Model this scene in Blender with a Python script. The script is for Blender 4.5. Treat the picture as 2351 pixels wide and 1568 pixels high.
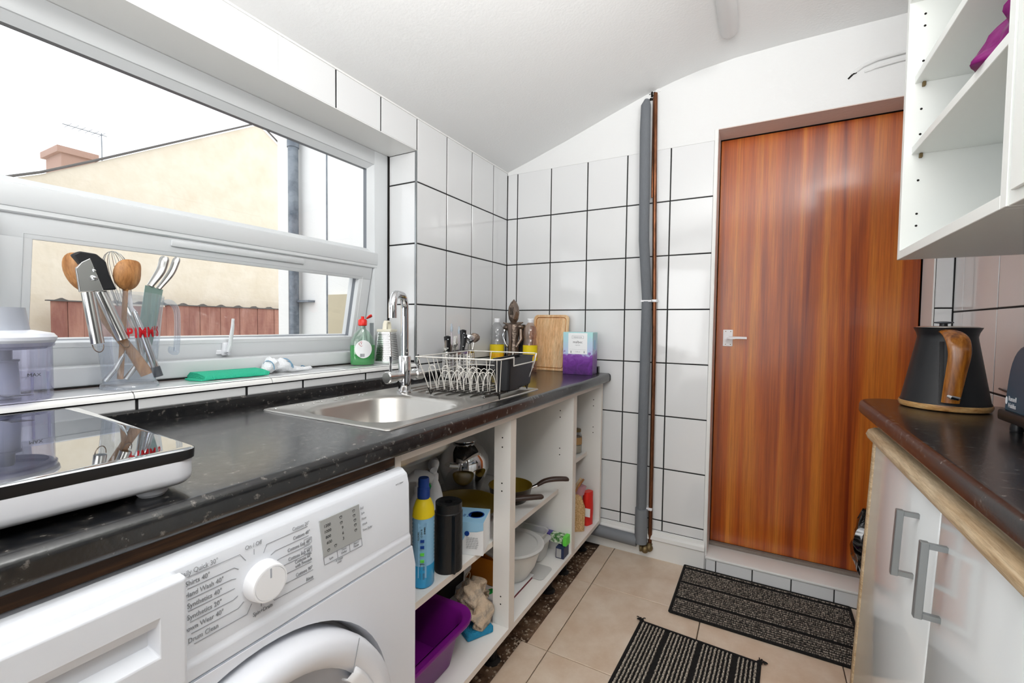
import bpy, bmesh, math, random
from math import sin, cos, pi, radians
from mathutils import Vector, Matrix
random.seed(7)
SC = bpy.context.scene
COL = SC.collection
for o in list(bpy.data.objects): bpy.data.objects.remove(o)

# ------------------------------------------------------------ camera
YAW, PITCH, ROLL = radians(-28.8372), radians(-2.1418), radians(.7013)
cf = Vector((sin(YAW)*cos(PITCH), cos(YAW)*cos(PITCH), sin(PITCH)))
cr0 = Vector((cos(YAW), -sin(YAW), 0)); cu0 = cr0.cross(cf)
cr = cr0*cos(ROLL)+cu0*sin(ROLL); cu = -cr0*sin(ROLL)+cu0*cos(ROLL)
cam = bpy.data.objects.new('camera', bpy.data.cameras.new('camera')); COL.objects.link(cam)
M = Matrix((cr, cu, -cf)).transposed().to_4x4(); M.translation = Vector((1.2439, .8129, 1.1))
cam.matrix_world = M
cam.data.sensor_width = 36; cam.data.lens = 36*1033.57/2351; cam.data.clip_start = .02
SC.camera = cam

# ------------------------------------------------------------ world, lights, exposure
W = bpy.data.worlds.new('overcast'); SC.world = W; W.use_nodes = True
bg = W.node_tree.nodes['Background']; bg.inputs[0].default_value = (.93, .965, 1, 1); bg.inputs[1].default_value = 2.1
def area(name, loc, target, sx, sy, e, col=(1, 1, 1)):
    L = bpy.data.lights.new(name, 'AREA'); L.shape = 'RECTANGLE'; L.size = sx; L.size_y = sy; L.energy = e; L.color = col
    o = bpy.data.objects.new(name, L); COL.objects.link(o); o.location = loc
    o.rotation_euler = (Vector(target)-Vector(loc)).to_track_quat('-Z', 'Y').to_euler(); return o
area('back_fill', (1.0, -.65, 1.2), (1.1, 2.6, .7), 1.5, 1.9, 22, (1, .99, .975))  # added soft fill behind the camera, no real lamp there
area('ceiling_fill', (1.3, .35, 1.35), (1.1, 1.0, 2.5), .8, .8, 36, (1, .99, .98)).data.spread = radians(115)  # added upward fill to brighten the ceiling, not a real source
area('left_fill', (.35, -.3, 1.25), (1.6, 2.2, .7), .7, 1.0, 9, (.97, .985, 1))
area('side_fill', (1.68, 1.25, 2.12), (.0, 2.65, 1.0), .5, .25, 9, (1, .995, .98))
SC.view_settings.view_transform = 'Standard'; SC.view_settings.look = 'None'
SC.view_settings.gamma = 1; SC.view_settings.use_curve_mapping = False; SC.view_settings.exposure = -.06
SC.cycles.max_bounces = 10; SC.cycles.transparent_max_bounces = 24; SC.cycles.caustics_reflective = False; SC.cycles.caustics_refractive = False

# ------------------------------------------------------------ materials
def lin(h):
    h = h.lstrip('#'); c = [int(h[i:i+2], 16)/255 for i in (0, 2, 4)]
    return tuple((x/12.92 if x <= .04045 else ((x+.055)/1.055)**2.4) for x in c)+(1,)
def mat(name, col, rough=.5, metal=0, coat=0, spec=.5, bump=None, noise=None, alpha=1, trans=0, ior=1.45, sheen=0):
    """noise=(scale(3), colour2, lo, hi) ; bump=(scale, strength)"""
    m = bpy.data.materials.new(name); m.use_nodes = True; n = m.node_tree.nodes; l = m.node_tree.links; b = n['Principled BSDF']
    b.inputs['Base Color'].default_value = lin(col) if isinstance(col, str) else col
    b.inputs['Roughness'].default_value = rough; b.inputs['Metallic'].default_value = metal
    b.inputs['Coat Weight'].default_value = coat; b.inputs['Coat Roughness'].default_value = .08
    b.inputs['Specular IOR Level'].default_value = spec; b.inputs['IOR'].default_value = ior
    b.inputs['Transmission Weight'].default_value = trans; b.inputs['Alpha'].default_value = alpha
    tc = n.new('ShaderNodeTexCoord')
    if noise:
        mp = n.new('ShaderNodeMapping'); mp.inputs['Scale'].default_value = noise[0]; l.new(tc.outputs['Object'], mp.inputs[0])
        t = n.new('ShaderNodeTexNoise'); t.inputs['Scale'].default_value = 1; t.inputs['Detail'].default_value = 6; t.inputs['Roughness'].default_value = .65
        l.new(mp.outputs[0], t.inputs['Vector'])
        r = n.new('ShaderNodeValToRGB'); r.color_ramp.elements[0].position = noise[2]; r.color_ramp.elements[1].position = noise[3]
        r.color_ramp.elements[0].color = lin(col); r.color_ramp.elements[1].color = lin(noise[1])
        l.new(t.outputs[0], r.inputs[0]); l.new(r.outputs[0], b.inputs['Base Color'])
    if bump:
        t2 = n.new('ShaderNodeTexNoise'); t2.inputs['Scale'].default_value = bump[0]; t2.inputs['Detail'].default_value = 4
        l.new(tc.outputs['Object'], t2.inputs['Vector'])
        bp = n.new('ShaderNodeBump'); bp.inputs['Strength'].default_value = bump[1]; bp.inputs['Distance'].default_value = .01
        l.new(t2.outputs[0], bp.inputs['Height']); l.new(bp.outputs[0], b.inputs['Normal'])
    return m
def clear(name, col, gloss=.12, tint=.95, rough=.03, milky=0):
    """thin clear plastic or glass: transparent + fresnel gloss (+ a little diffuse)"""
    m = bpy.data.materials.new(name); m.use_nodes = True; n = m.node_tree.nodes; l = m.node_tree.links; n.clear()
    out = n.new('ShaderNodeOutputMaterial'); tr = n.new('ShaderNodeBsdfTransparent'); c = lin(col)
    tr.inputs[0].default_value = tuple(x*tint for x in c[:3])+(1,)
    gl = n.new('ShaderNodeBsdfGlossy'); gl.inputs['Roughness'].default_value = rough
    fr = n.new('ShaderNodeLayerWeight'); fr.inputs[0].default_value = .5
    pw = n.new('ShaderNodeMath'); pw.operation = 'POWER'; pw.inputs[1].default_value = 4; l.new(fr.outputs[1], pw.inputs[0])
    a = n.new('ShaderNodeMath'); a.operation = 'MULTIPLY_ADD'; a.inputs[1].default_value = .8; a.inputs[2].default_value = .02+gloss*.12
    l.new(pw.outputs[0], a.inputs[0]); mx = n.new('ShaderNodeMixShader'); l.new(a.outputs[0], mx.inputs[0]); l.new(tr.outputs[0], mx.inputs[1]); l.new(gl.outputs[0], mx.inputs[2])
    last = mx
    if milky:
        df = n.new('ShaderNodeBsdfDiffuse'); df.inputs[0].default_value = c
        m2 = n.new('ShaderNodeMixShader'); m2.inputs[0].default_value = milky; l.new(mx.outputs[0], m2.inputs[1]); l.new(df.outputs[0], m2.inputs[2]); last = m2
    l.new(last.outputs[0], out.inputs[0]); return m
def wood(name, c1, c2, c3, scale=(9, 9, .7), dist=6, rough=.3, coat=0, fine=True):
    m = bpy.data.materials.new(name); m.use_nodes = True; n = m.node_tree.nodes; l = m.node_tree.links; b = n['Principled BSDF']
    b.inputs['Roughness'].default_value = rough; b.inputs['Coat Weight'].default_value = coat; b.inputs['Coat Roughness'].default_value = .12
    tc = n.new('ShaderNodeTexCoord'); mp = n.new('ShaderNodeMapping'); mp.inputs['Scale'].default_value = scale; l.new(tc.outputs['Object'], mp.inputs[0])
    t = n.new('ShaderNodeTexNoise'); t.inputs['Scale'].default_value = 1; t.inputs['Detail'].default_value = 3; t.inputs['Distortion'].default_value = .6; l.new(mp.outputs[0], t.inputs['Vector'])
    r = n.new('ShaderNodeValToRGB'); e = r.color_ramp.elements; e[0].position = .3; e[1].position = .72; e[0].color = lin(c1); e[1].color = lin(c3)
    x = e.new(.5); x.color = lin(c2); l.new(t.outputs[0], r.inputs[0])
    mp2 = n.new('ShaderNodeMapping'); mp2.inputs['Scale'].default_value = tuple(s*dist for s in scale); l.new(tc.outputs['Object'], mp2.inputs[0])
    t2 = n.new('ShaderNodeTexNoise'); t2.inputs['Scale'].default_value = 1; t2.inputs['Detail'].default_value = 5; t2.inputs['Roughness'].default_value = .7; l.new(mp2.outputs[0], t2.inputs['Vector'])
    mx = n.new('ShaderNodeMix'); mx.data_type = 'RGBA'; mx.blend_type = 'MULTIPLY'; mx.inputs[0].default_value = .75
    r2 = n.new('ShaderNodeValToRGB'); r2.color_ramp.elements[0].position = .35; r2.color_ramp.elements[1].position = .6
    r2.color_ramp.elements[0].color = (.56, .5, .44, 1); l.new(t2.outputs[0], r2.inputs[0])
    l.new(r.outputs[0], mx.inputs[6]); l.new(r2.outputs[0], mx.inputs[7]); l.new(mx.outputs[2], b.inputs['Base Color'])
    return m
M_ = dict(
 tile=mat('white_glazed_tile', '#DFE0E1', .07, coat=.3, bump=(9, .03)),
 grout=mat('black_grout', '#1C1C1D', .9),
 caulk=mat('white_caulk', '#E9EAEA', .6),
 plaster=mat('white_painted_plaster', '#E2E3E3', .75, bump=(60, .12)),
 ceil=mat('ceiling_paint', '#EAEBEB', .85, bump=(110, .09)),
 soffit=mat('pink_grey_paint', '#DACBC5', .7, bump=(60, .1)),
 gloss_white=mat('white_gloss_paint', '#E8E8E6', .35, bump=(30, .05)),
 upvc=mat('upvc', '#D8DBDD', .25),
 gasket=mat('gasket', '#4A4E54', .5),
 gunmetal=mat('gasket_face', '#73787F', .35),
 melamine=mat('white_melamine', '#EDEBE7', .4),
 melamine_cool=mat('white_melamine_cool', '#EEF1EE', .4),
 door_gloss=mat('gloss_door_front', '#EBEFF0', .12, coat=.3),
 cabedge=mat('aged_edge', '#E2D9CF', .5),
 hole=mat('hole_black', '#15120F', .9),
 appliance=mat('appliance_white', '#E2E4EA', .28),
 appl_panel=mat('appliance_panel', '#DDE0E6', .3),
 grey_ink=mat('grey_ink', '#8B8E93', .6),
 display=mat('display_grey', '#A9ABAA', .25),
 dark_ink=mat('dark_ink', '#3B3D3E', .6),
 floor_tile=mat('beige_floor_tile', '#CBB39B', .32, noise=((7, 7, 7), '#DCCBB8', .35, .65), bump=(30, .02)),
 floor_grout=mat('floor_grout', '#4A3B30', .9),
 oldfloor=mat('old_brown_floor', '#46301F', .8, noise=((14, 14, 14), '#9C7F66', .42, .8), bump=(50, .5)),
 stainless=mat('stainless', '#C9C9C7', .22, 1),
 brushed=mat('brushed_steel', '#BDBAB5', .33, 1),
 chrome=mat('chrome', '#D9DADC', .06, 1),
 darksteel=mat('aged_steel', '#85766B', .38, .9, bump=(80, .4)),
 wire=mat('white_wire', '#E5E1DA', .3, .25),
 wire_dark=mat('worn_black_wire', '#1E1A17', .5),
 black=mat('black_plastic', '#16171A', .35),
 blackmatte=mat('matte_black', '#131418', .42),
 blackgloss=mat('black_glass', '#050506', .03, coat=1),
 mirror=mat('mirror_glass', '#C2C4C6', .02, 1),
 red=mat('red_plastic', '#E22B22', .35),
 redink=mat('red_print', '#C0121F', .5),
 green_liq=mat('green_liquid', '#04A040', .12, coat=.3),
 clearp=clear('clear_plastic', '#F4F6FA', milky=.08),
 clearjug=clear('clear_acrylic', '#F3F7FC', milky=.12, gloss=.35),
 clearv=clear('clear_violet_plastic', '#EDEDFA', milky=.09, gloss=.3),
 frost=clear('frosted_plastic', '#E8E8E6', milky=.6, rough=.3),
 glass=clear('window_glass', '#FFFFFF', gloss=.05, tint=.98, rough=.0),
 greyp=mat('grey_plastic', '#A9AEB8', .35),
 lid=mat('cool_white_plastic', '#E9ECF6', .25),
 cream=mat('cream_plastic', '#E9E4D2', .4),
 green_cloth=mat('green_cloth', '#2FB892', .9, bump=(300, .6)),
 towel=mat('white_towel', '#E9EBEE', .9, bump=(200, .5)),
 towelblue=mat('blue_stripe', '#6B93AE', .9),
 beigecloth=mat('beige_cloth', '#CDB79E', .9, noise=((60, 8, 60), '#A89B8C', .45, .62), bump=(120, .6)),
 sponge=mat('blue_sponge', '#2D9CC9', .9, bump=(260, 1)),
 purple=mat('purple_plastic', '#76127E', .3),
 purple_cloth=mat('purple_satin', '#7A0C66', .35),
 yellow=mat('yellow_label', '#EFD318', .5),
 yelloworange=mat('amber_label', '#F0B21A', .5),
 blue=mat('blue_cap', '#103F93', .35),
 blueliq=mat('light_blue_bottle', '#8FC3E6', .25),
 bluedeep=mat('blue_liquid', '#2D9FD8', .2),
 paper=mat('white_label', '#F1F2F3', .5),
 lightblue=mat('light_blue_card', '#9CCBE9', .5),
 whitep=mat('white_plastic', '#EEEFF2', .3),
 greenp=mat('green_plastic', '#19A84B', .35),
 limep=mat('lime_card', '#67D94A', .5),
 navy=mat('navy_card', '#232D52', .4),
 foil=mat('foil', '#C9CACC', .2, 1),
 oliveenamel=mat('olive_nonstick', '#7A6318', .35),
 panouter=mat('dark_bronze_pan', '#3A2E1E', .3, .4),
 brownhandle=mat('brown_handle', '#3B2A22', .35),
 orange=mat('amber_plastic', '#C37418', .4),
 bottleclear=clear('clear_bottle', '#F3F4F5', milky=.06, gloss=.6),
 bottlebrown=clear('tinted_bottle', '#F4E4DA', milky=.06, gloss=.6),
 foam=mat('grey_foam', '#6E7277', .9, bump=(200, .3)),
 foamcut=mat('grey_pipe_plastic', '#7A7E84', .6),
 copper=mat('copper_pipe', '#8C5A3F', .35, .8, noise=((20, 20, 6), '#5A3A26', .4, .6)),
 brass=mat('dull_brass', '#7B6A4A', .5, .7),
 kettlewood=wood('kettle_wood', '#7A4310', '#A8651F', '#C58438', (60, 60, 7), 4, .25, .3),
 palewood=wood('pale_kettle_wood', '#A86F38', '#D3A468', '#E2BC84', (25, 25, 130), 3, .35),
 oak=wood('oak_trim', '#B79A74', '#CDB592', '#D9C6A6', (55, 4, 55), 5, .5),
 board=wood('board_wood', '#DDA873', '#EDC190', '#F2D2A6', (50, 50, 5), 5, .45),
 spoon=wood('spoon_wood', '#A06A38', '#BE8650', '#D09B66', (60, 60, 12), 4, .5),
 sapele=wood('sapele_door', '#7E2C0A', '#B45816', '#CE7C2A', (20, 1, .45), 8, .3, .2),
 toaster=mat('teal_metal', '#174A60', .35, 0, coat=.3),
 alu=mat('satin_grey_metal', '#9A9FA1', .35, .8),
 yellow_wall=mat('yellow_render', '#E7DCC9', .9, noise=((3, 3, 3), '#DDD0B9', .4, .7), bump=(18, .5)),
 brick=mat('red_brick', '#A98A7D', .9, bump=(50, .4)),
 fence=mat('red_brown_fence', '#8A5A50', .85, noise=((4, 9, 1.5), '#B48674', .35, .7), bump=(30, .4)),
 render=mat('white_render', '#F3F3F1', .85, bump=(30, .15)),
 zinc=mat('grey_drainpipe', '#8A929B', .45, .3, noise=((12, 12, 12), '#5C6570', .4, .7)),
 slate=mat('slate', '#5E5A57', .8),
 asphalt=mat('yard_concrete', '#A8A49C', .9),
 malbec=None)
def worktop_mat():
    m = mat('speckled_black_laminate', '#0D0E11', .25, spec=.5, ior=1.62, coat=.1, bump=(220, .03)); n = m.node_tree.nodes; l = m.node_tree.links; b = n['Principled BSDF']
    tc = n.new('ShaderNodeTexCoord'); t = n.new('ShaderNodeTexNoise'); t.inputs['Scale'].default_value = 75; t.inputs['Detail'].default_value = 5; t.inputs['Roughness'].default_value = .6
    l.new(tc.outputs['Object'], t.inputs['Vector']); r = n.new('ShaderNodeValToRGB'); e = r.color_ramp.elements
    e[0].position = .47; e[0].color = lin('#0F1013'); e[1].position = .74; e[1].color = lin('#77716C'); x = e.new(.6); x.color = lin('#252423')
    l.new(t.outputs[0], r.inputs[0]); l.new(r.outputs[0], b.inputs['Base Color']); return m
M_['worktop'] = worktop_mat()
def malbec_mat():
    m = mat('wine_box_print', '#FFFFFF', .4); n = m.node_tree.nodes; l = m.node_tree.links; b = n['Principled BSDF']
    tc = n.new('ShaderNodeTexCoord'); sp = n.new('ShaderNodeSeparateXYZ'); l.new(tc.outputs['Object'], sp.inputs[0])
    t = n.new('ShaderNodeTexNoise'); t.inputs['Scale'].default_value = 28; t.inputs['Detail'].default_value = 6; t.inputs['Distortion'].default_value = 1.5; l.new(tc.outputs['Object'], t.inputs['Vector'])
    a = n.new('ShaderNodeMath'); a.operation = 'MULTIPLY_ADD'; a.inputs[1].default_value = .11; l.new(t.outputs[0], a.inputs[0]); l.new(sp.outputs[2], a.inputs[2])
    r = n.new('ShaderNodeValToRGB'); e = r.color_ramp.elements; e[0].position = .05; e[0].color = lin('#3E1457'); e[1].position = .26; e[1].color = lin('#A9DCDC')
    for p, c in ((.115, '#6F2A90'), (.15, '#8A50AE'), (.17, '#B9C6E6')): x = e.new(p); x.color = lin(c)
    l.new(a.outputs[0], r.inputs[0]); l.new(r.outputs[0], b.inputs['Base Color']); return m
M_['malbec'] = malbec_mat()
def yarn(name, c1, c2, axis):
    m = mat(name, c1, .95); n = m.node_tree.nodes; l = m.node_tree.links; b = n['Principled BSDF']
    tc = n.new('ShaderNodeTexCoord'); mp = n.new('ShaderNodeMapping'); s = [260, 260, 1]; mp.inputs['Scale'].default_value = s; l.new(tc.outputs['Object'], mp.inputs[0])
    t = n.new('ShaderNodeTexNoise'); t.inputs['Scale'].default_value = 1; t.inputs['Detail'].default_value = 2; l.new(mp.outputs[0], t.inputs['Vector'])
    r = n.new('ShaderNodeValToRGB'); e = r.color_ramp.elements; e[0].position = .46; e[0].color = lin(c1); e[1].position = .6; e[1].color = lin(c2)
    l.new(t.outputs[0], r.inputs[0]); l.new(r.outputs[0], b.inputs['Base Color']); return m
M_['yarn_a'] = yarn('grey_yarn', '#2B2825', '#A2968A', 0)
M_['yarn_b'] = yarn('cream_yarn', '#6A6258', '#D8CFC0', 1)
M_['matblack'] = mat('black_yarn', '#131212', .95, bump=(300, .8))

# ------------------------------------------------------------ mesh helper
RL = {}
class MB:
    def __init__(s): s.b = bmesh.new()
    def _v(s, L): return [s.b.verts.new(p) for p in L]
    def face(s, L):
        try: return s.b.faces.new(s._v(L))
        except ValueError: return None
    def box(s, x0, x1, y0, y1, z0, z1, bev=0, seg=1, m=None):
        r = bmesh.ops.create_cube(s.b, size=1)['verts']
        for v in r: v.co = Vector((x0+(v.co.x+.5)*(x1-x0), y0+(v.co.y+.5)*(y1-y0), z0+(v.co.z+.5)*(z1-z0)))
        if bev:
            es = list({e for v in r for e in v.link_edges}); rr = bmesh.ops.bevel(s.b, geom=es, offset=bev, segments=seg, affect='EDGES', profile=.5)
            r = [v for v in rr['verts']]
        if m is not None:
            for v in (r if not bev else set(r)): v.co = m @ v.co
        return s
    def prism(s, pts, axis, a, b):
        """2d outline pts extruded on axis from a to b. axis X: pts=(y,z) Y: (x,z) Z: (x,y)"""
        def P(p, t): return {'X': (t, p[0], p[1]), 'Y': (p[0], t, p[1]), 'Z': (p[0], p[1], t)}[axis]
        A = s._v([P(p, a) for p in pts]); B = s._v([P(p, b) for p in pts]); n = len(pts)
        s.b.faces.new(A); s.b.faces.new(B[::-1])
        for i in range(n): s.b.faces.new((A[i], A[(i+1) % n], B[(i+1) % n], B[i]))
        return s
    def strip(s, rows, closed=False, cap=False):
        R = [s._v(r) for r in rows]; n = len(R[0])
        for i in range(len(R)-1):
            for j in range(n if closed else n-1):
                s.b.faces.new((R[i][j], R[i][(j+1) % n], R[i+1][(j+1) % n], R[i+1][j]))
        if cap:
            s.b.faces.new(R[0][::-1]); s.b.faces.new(R[-1])
        return s
    def lathe(s, prof, c=(0, 0, 0), seg=28, sx=1, sy=1, axis='Z', cap=True, a0=0, m=None):
        rows = []
        for r, z in prof:
            row = []
            for i in range(seg):
                a = 2*pi*i/seg+a0; p = (max(r, 1e-5)*cos(a)*sx, max(r, 1e-5)*sin(a)*sy, z)
                if axis == 'X': p = (p[2], p[0], p[1])
                if axis == 'Y': p = (p[0], p[2], p[1])
                q = Vector(p)
                if m is not None: q = m @ q
                row.append(q+Vector(c))
            rows.append(row)
        return s.strip(rows, True, cap)
    def sqlathe(s, prof, c=(0, 0, 0), seg=8, cap=True, rot=0):
        """rounded-rectangle loft: prof = (hx, hy, r, z)"""
        rows = []
        for hx, hy, r, z in prof:
            r = min(r, hx*.999, hy*.999); row = []
            for k, (sx, sy) in enumerate(((1, 1), (-1, 1), (-1, -1), (1, -1))):
                for i in range(seg):
                    a = pi/2*k+pi/2*i/(seg-1); x = sx*(hx-r)+r*cos(a); y = sy*(hy-r)+r*sin(a)
                    row.append(Vector((c[0]+x*cos(rot)-y*sin(rot), c[1]+x*sin(rot)+y*cos(rot), c[2]+z)))
            rows.append(row)
        return s.strip(rows, True, cap)
    def tube(s, pts, r, seg=8, cap=True, closed=False, flat=1, sm=0):
        P = [Vector(p) for p in pts]
        if sm and len(P) > 2:
            rl = r if isinstance(r, (list, tuple)) else [r]*len(P); Q = []; rr_ = []
            for i in range(len(P)-1):
                p0, p1_, p2_, p3_ = P[max(i-1, 0)], P[i], P[i+1], P[min(i+2, len(P)-1)]
                for k in range(sm):
                    t = k/sm; Q.append(.5*((2*p1_)+(p2_-p0)*t+(2*p0-5*p1_+4*p2_-p3_)*t*t+(3*p1_-p0-3*p2_+p3_)*t**3)); rr_.append(rl[i]+(rl[i+1]-rl[i])*(t*t*(3-2*t)))
            Q.append(P[-1]); rr_.append(rl[-1]); P = Q; r = rr_
        n = len(P); rows = []; up = None
        for i, p in enumerate(P):
            if closed: t = (P[(i+1) % n]-P[i-1]).normalized()
            else: t = (P[min(i+1, n-1)]-P[max(i-1, 0)]).normalized()
            if up is None: up = t.orthogonal().normalized()
            up = (up-t*up.dot(t)); up = up.normalized() if up.length > 1e-6 else t.orthogonal().normalized()
            w = t.cross(up); rr = r[i] if isinstance(r, (list, tuple)) else r
            rows.append([p+(up*cos(2*pi*k/seg)*rr+w*sin(2*pi*k/seg)*rr*flat) for k in range(seg)])
        if closed: rows.append(rows[0])
        return s.strip(rows, True, cap and not closed)
    def cyl(s, a, b, r, seg=16): return s.tube([a, b], r, seg)
    def ball(s, c, r, seg=12, sc=(1, 1, 1)):
        R = bmesh.ops.create_uvsphere(s.b, u_segments=seg, v_segments=max(6, seg//2), radius=1)['verts']
        for v in R: v.co = Vector((c[0]+v.co.x*r*sc[0], c[1]+v.co.y*r*sc[1], c[2]+v.co.z*r*sc[2]))
        return s
    def build(s, name, m, parent=None, smooth=35, thick=0, bev=0):
        bmesh.ops.remove_doubles(s.b, verts=s.b.verts, dist=1e-6)
        bmesh.ops.recalc_face_normals(s.b, faces=s.b.faces)
        if parent is not None:
            o_ = RL.get(chain(parent), Vector((0, 0, 0)))
            for v in s.b.verts: v.co -= o_
        me = bpy.data.meshes.new(name); s.b.to_mesh(me); s.b.free()
        if smooth:
            for p in me.polygons: p.use_smooth = True
            me.set_sharp_from_angle(angle=radians(smooth))
        me.materials.append(M_[m] if isinstance(m, str) else m)
        o = bpy.data.objects.new(name, me); COL.objects.link(o)
        if parent is not None: o.parent = parent
        if thick:
            md = o.modifiers.new('thickness', 'SOLIDIFY'); md.thickness = thick; md.offset = 0
        if bev:
            md = o.modifiers.new('bevel', 'BEVEL'); md.width = bev; md.segments = 2; md.limit_method = 'ANGLE'
        return o
def chain(o):
    while o.parent is not None: o = o.parent
    return o
def tag(o, label, cat, group=None, kind=None):
    if label: o['label'] = label
    if cat: o['category'] = cat
    if group: o['group'] = group
    if kind: o['kind'] = kind
    return o
def thing(name, label, cat, loc=(0, 0, 0), group=None):
    o = bpy.data.objects.new(name, None); COL.objects.link(o); o.location = loc; o.empty_display_size = .02
    RL[o] = Vector(loc); return tag(o, label, cat, group)
def struct(o): o['kind'] = 'structure'; return o
def lab(o, t): o['label'] = t; return o
def arc(cx, cy, r, a0, a1, n=8): return [(cx+r*cos(a0+(a1-a0)*i/n), cy+r*sin(a0+(a1-a0)*i/n)) for i in range(n+1)]
def text(s, size, org, xd, nd, m, parent, name='lettering', align='LEFT', depth=.0002, sx=1, shear=0, bold=0):
    cu_ = bpy.data.curves.new('t', 'FONT'); cu_.body = s; cu_.size = size; cu_.align_x = align; cu_.extrude = depth; cu_.shear = shear; cu_.offset = bold; cu_.resolution_u = 3
    t = bpy.data.objects.new('t', cu_); COL.objects.link(t)
    me = bpy.data.meshes.new_from_object(t.evaluated_get(bpy.context.evaluated_depsgraph_get())); bpy.data.objects.remove(t)
    xd = Vector(xd).normalized(); nd = Vector(nd).normalized(); yd = nd.cross(xd)
    Mx = Matrix((xd*sx, yd, nd)).transposed().to_4x4(); o_ = Vector(org)
    if parent is not None: o_ = o_-RL.get(chain(parent), Vector((0, 0, 0)))
    Mx.translation = o_; me.transform(Mx); me.materials.clear(); me.materials.append(M_[m])
    o = bpy.data.objects.new(name, me); COL.objects.link(o)
    if parent is not None: o.parent = parent
    return o

# ------------------------------------------------------------ room shell
YF = 3.0; YB = -.75; XR = 1.85
PROF = [(0, 1.935), (.12, 1.972), (.35, 2.048), (.58, 2.13), (.74, 2.184), (.87, 2.218), (.98, 2.24), (1.12, 2.256), (1.3, 2.263), (1.9, 2.266)]
b = MB(); b.prism([(-.02, 1.935)]+PROF+[(2.0, 2.266), (2.0, 2.4), (-.02, 2.4)], 'Y', YB-.1, YF+.01)
ceiling = struct(b.build('ceiling', 'ceil', smooth=40))
# left wall with window opening y -.2..2.245, z .925..1.80
WX0, WY0, WY1, WZ0, WZ1 = -.222, -.2, 2.2475, .925, 1.803
b = MB(); b.box(WX0, -.0016, YB-.1, YF+.1, -.1, WZ0); b.box(WX0, -.0016, YB-.1, YF+.1, WZ1, 2.3); b.box(WX0, -.0016, WY1+.0016, YF+.1, WZ0, WZ1); b.box(WX0, -.0016, YB-.1, WY0, WZ0, WZ1)
wall_left = struct(b.build('wall_left', 'grout', smooth=0))
b = MB(); b.box(-.23, .003, WY0, WY1, WZ1-.0015, WZ1+.001); b.box(-.004, .003, YB, YF, 1.93, 1.96)
lab(b.build('painted_head', 'gloss_white', wall_left), 'white painted window head and top edge band')
# far wall
DX0, DX1, DZ0, DZ1 = 1.057, 1.795, .065, 1.966
b = MB(); b.box(-.3, DX0, YF+.0016, YF+.25, -.1, 2.4); b.box(DX1, 2.1, YF+.0016, YF+.25, -.1, 2.4); b.box(DX0, DX1, YF+.0016, YF+.25, DZ1, 2.4); b.box(DX0, DX1, YF+.02, YF+.25, -.1, DZ0-.02)
wall_far = struct(b.build('wall_far', 'grout', smooth=0))
b = MB(); b.box(0, DX0, YF-.001, YF+.004, 1.9195, 2.3); b.box(DX0, DX1, YF-.001, YF+.004, DZ1+.001, 2.3); b.box(DX1, XR, YF-.001, YF+.004, 1.9195, 2.3)
b.build('painted_plaster', 'plaster', wall_far)
b = MB(); b.box(DX0+.003, DX1, YF, YF+.13, DZ1-.002, DZ1+.002); lab(b.build('door_soffit', 'soffit', wall_far), 'pinkish painted soffit over the door')
b = MB(); b.box(DX0-.002, DX0+.003, YF-.002, YF+.13, 0.06, DZ1); b.box(DX1-.003, DX1+.002, YF-.002, YF+.13, .06, DZ1)
b.box(DX0-.012, DX0+.001, YF-.003, YF+.003, .0, DZ1, .001); b.build('door_reveal', 'gloss_white', wall_far)
b = MB(); b.box(XR+.0016, XR+.2, YB-.1, YF+.1, -.1, 2.4); wall_right = struct(b.build('wall_right', 'grout', smooth=0))
b = MB(); b.box(XR-.001, XR+.004, YB, YF, 1.93, 2.3); b.build('painted_plaster', 'plaster', wall_right)
b = MB(); b.box(-.3, 2.1, YB-.2, YB, -.1, 2.4); wall_back = struct(b.build('wall_back', 'plaster', smooth=0))

TC = {}
def tile(parent, kind, u0, u1, v0, v1, base, m='tile', th=.006, gap=.0049, name='tile'):
    """kind L: wall x=base facing +X (u=y,v=z) F: y=base facing -Y (u=x,v=z) R: x=base facing -X (u=y) Z: z=base facing up (u=x,v=y)"""
    w = round(u1-u0-gap, 4); h = round(v1-v0-gap, 4)
    if w < .004 or h < .004: return
    key = (w, h, m, th)
    if key not in TC:
        bm = bmesh.new(); e = min(.0018, w*.2, h*.2); z = [(-w/2, -h/2), (w/2, -h/2), (w/2, h/2), (-w/2, h/2)]
        A = [bm.verts.new((x, y, 0)) for x, y in z]; B = [bm.verts.new((x, y, th-e)) for x, y in z]
        C = [bm.verts.new((x-math.copysign(e, x), y-math.copysign(e, y), th)) for x, y in z]
        bm.faces.new(C)
        for i in range(4):
            j = (i+1) % 4; bm.faces.new((A[i], A[j], B[j], B[i])); bm.faces.new((B[i], B[j], C[j], C[i]))
        me = bpy.data.meshes.new(name); bm.to_mesh(me); bm.free(); me.materials.append(M_[m]); TC[key] = me
    o = bpy.data.objects.new(name, TC[key]); COL.objects.link(o); o.parent = parent
    cu_, cv = (u0+u1)/2, (v0+v1)/2; j = [random.uniform(-1, 1)*.0022 for _ in range(2)]
    if kind == 'L': R = Matrix(((0, 0, 1), (1, 0, 0), (0, 1, 0))); t = (base-th, cu_, cv)
    elif kind == 'F': R = Matrix(((1, 0, 0), (0, 0, -1), (0, 1, 0))); t = (cu_, base+th, cv)
    elif kind == 'R': R = Matrix(((0, 0, -1), (-1, 0, 0), (0, 1, 0))); t = (base+th, cu_, cv)
    else: R = Matrix(((1, 0, 0), (0, 1, 0), (0, 0, 1))); t = (cu_, cv, base-th); j = [0, 0]
    Mx = (R @ Matrix.Rotation(j[0], 3, 'X') @ Matrix.Rotation(j[1], 3, 'Y')).to_4x4(); Mx.translation = t; o.matrix_local = Mx
    return o
ROWS = [.129, .179, .429, .679, .929, 1.179, 1.429, 1.679, 1.923]
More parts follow.
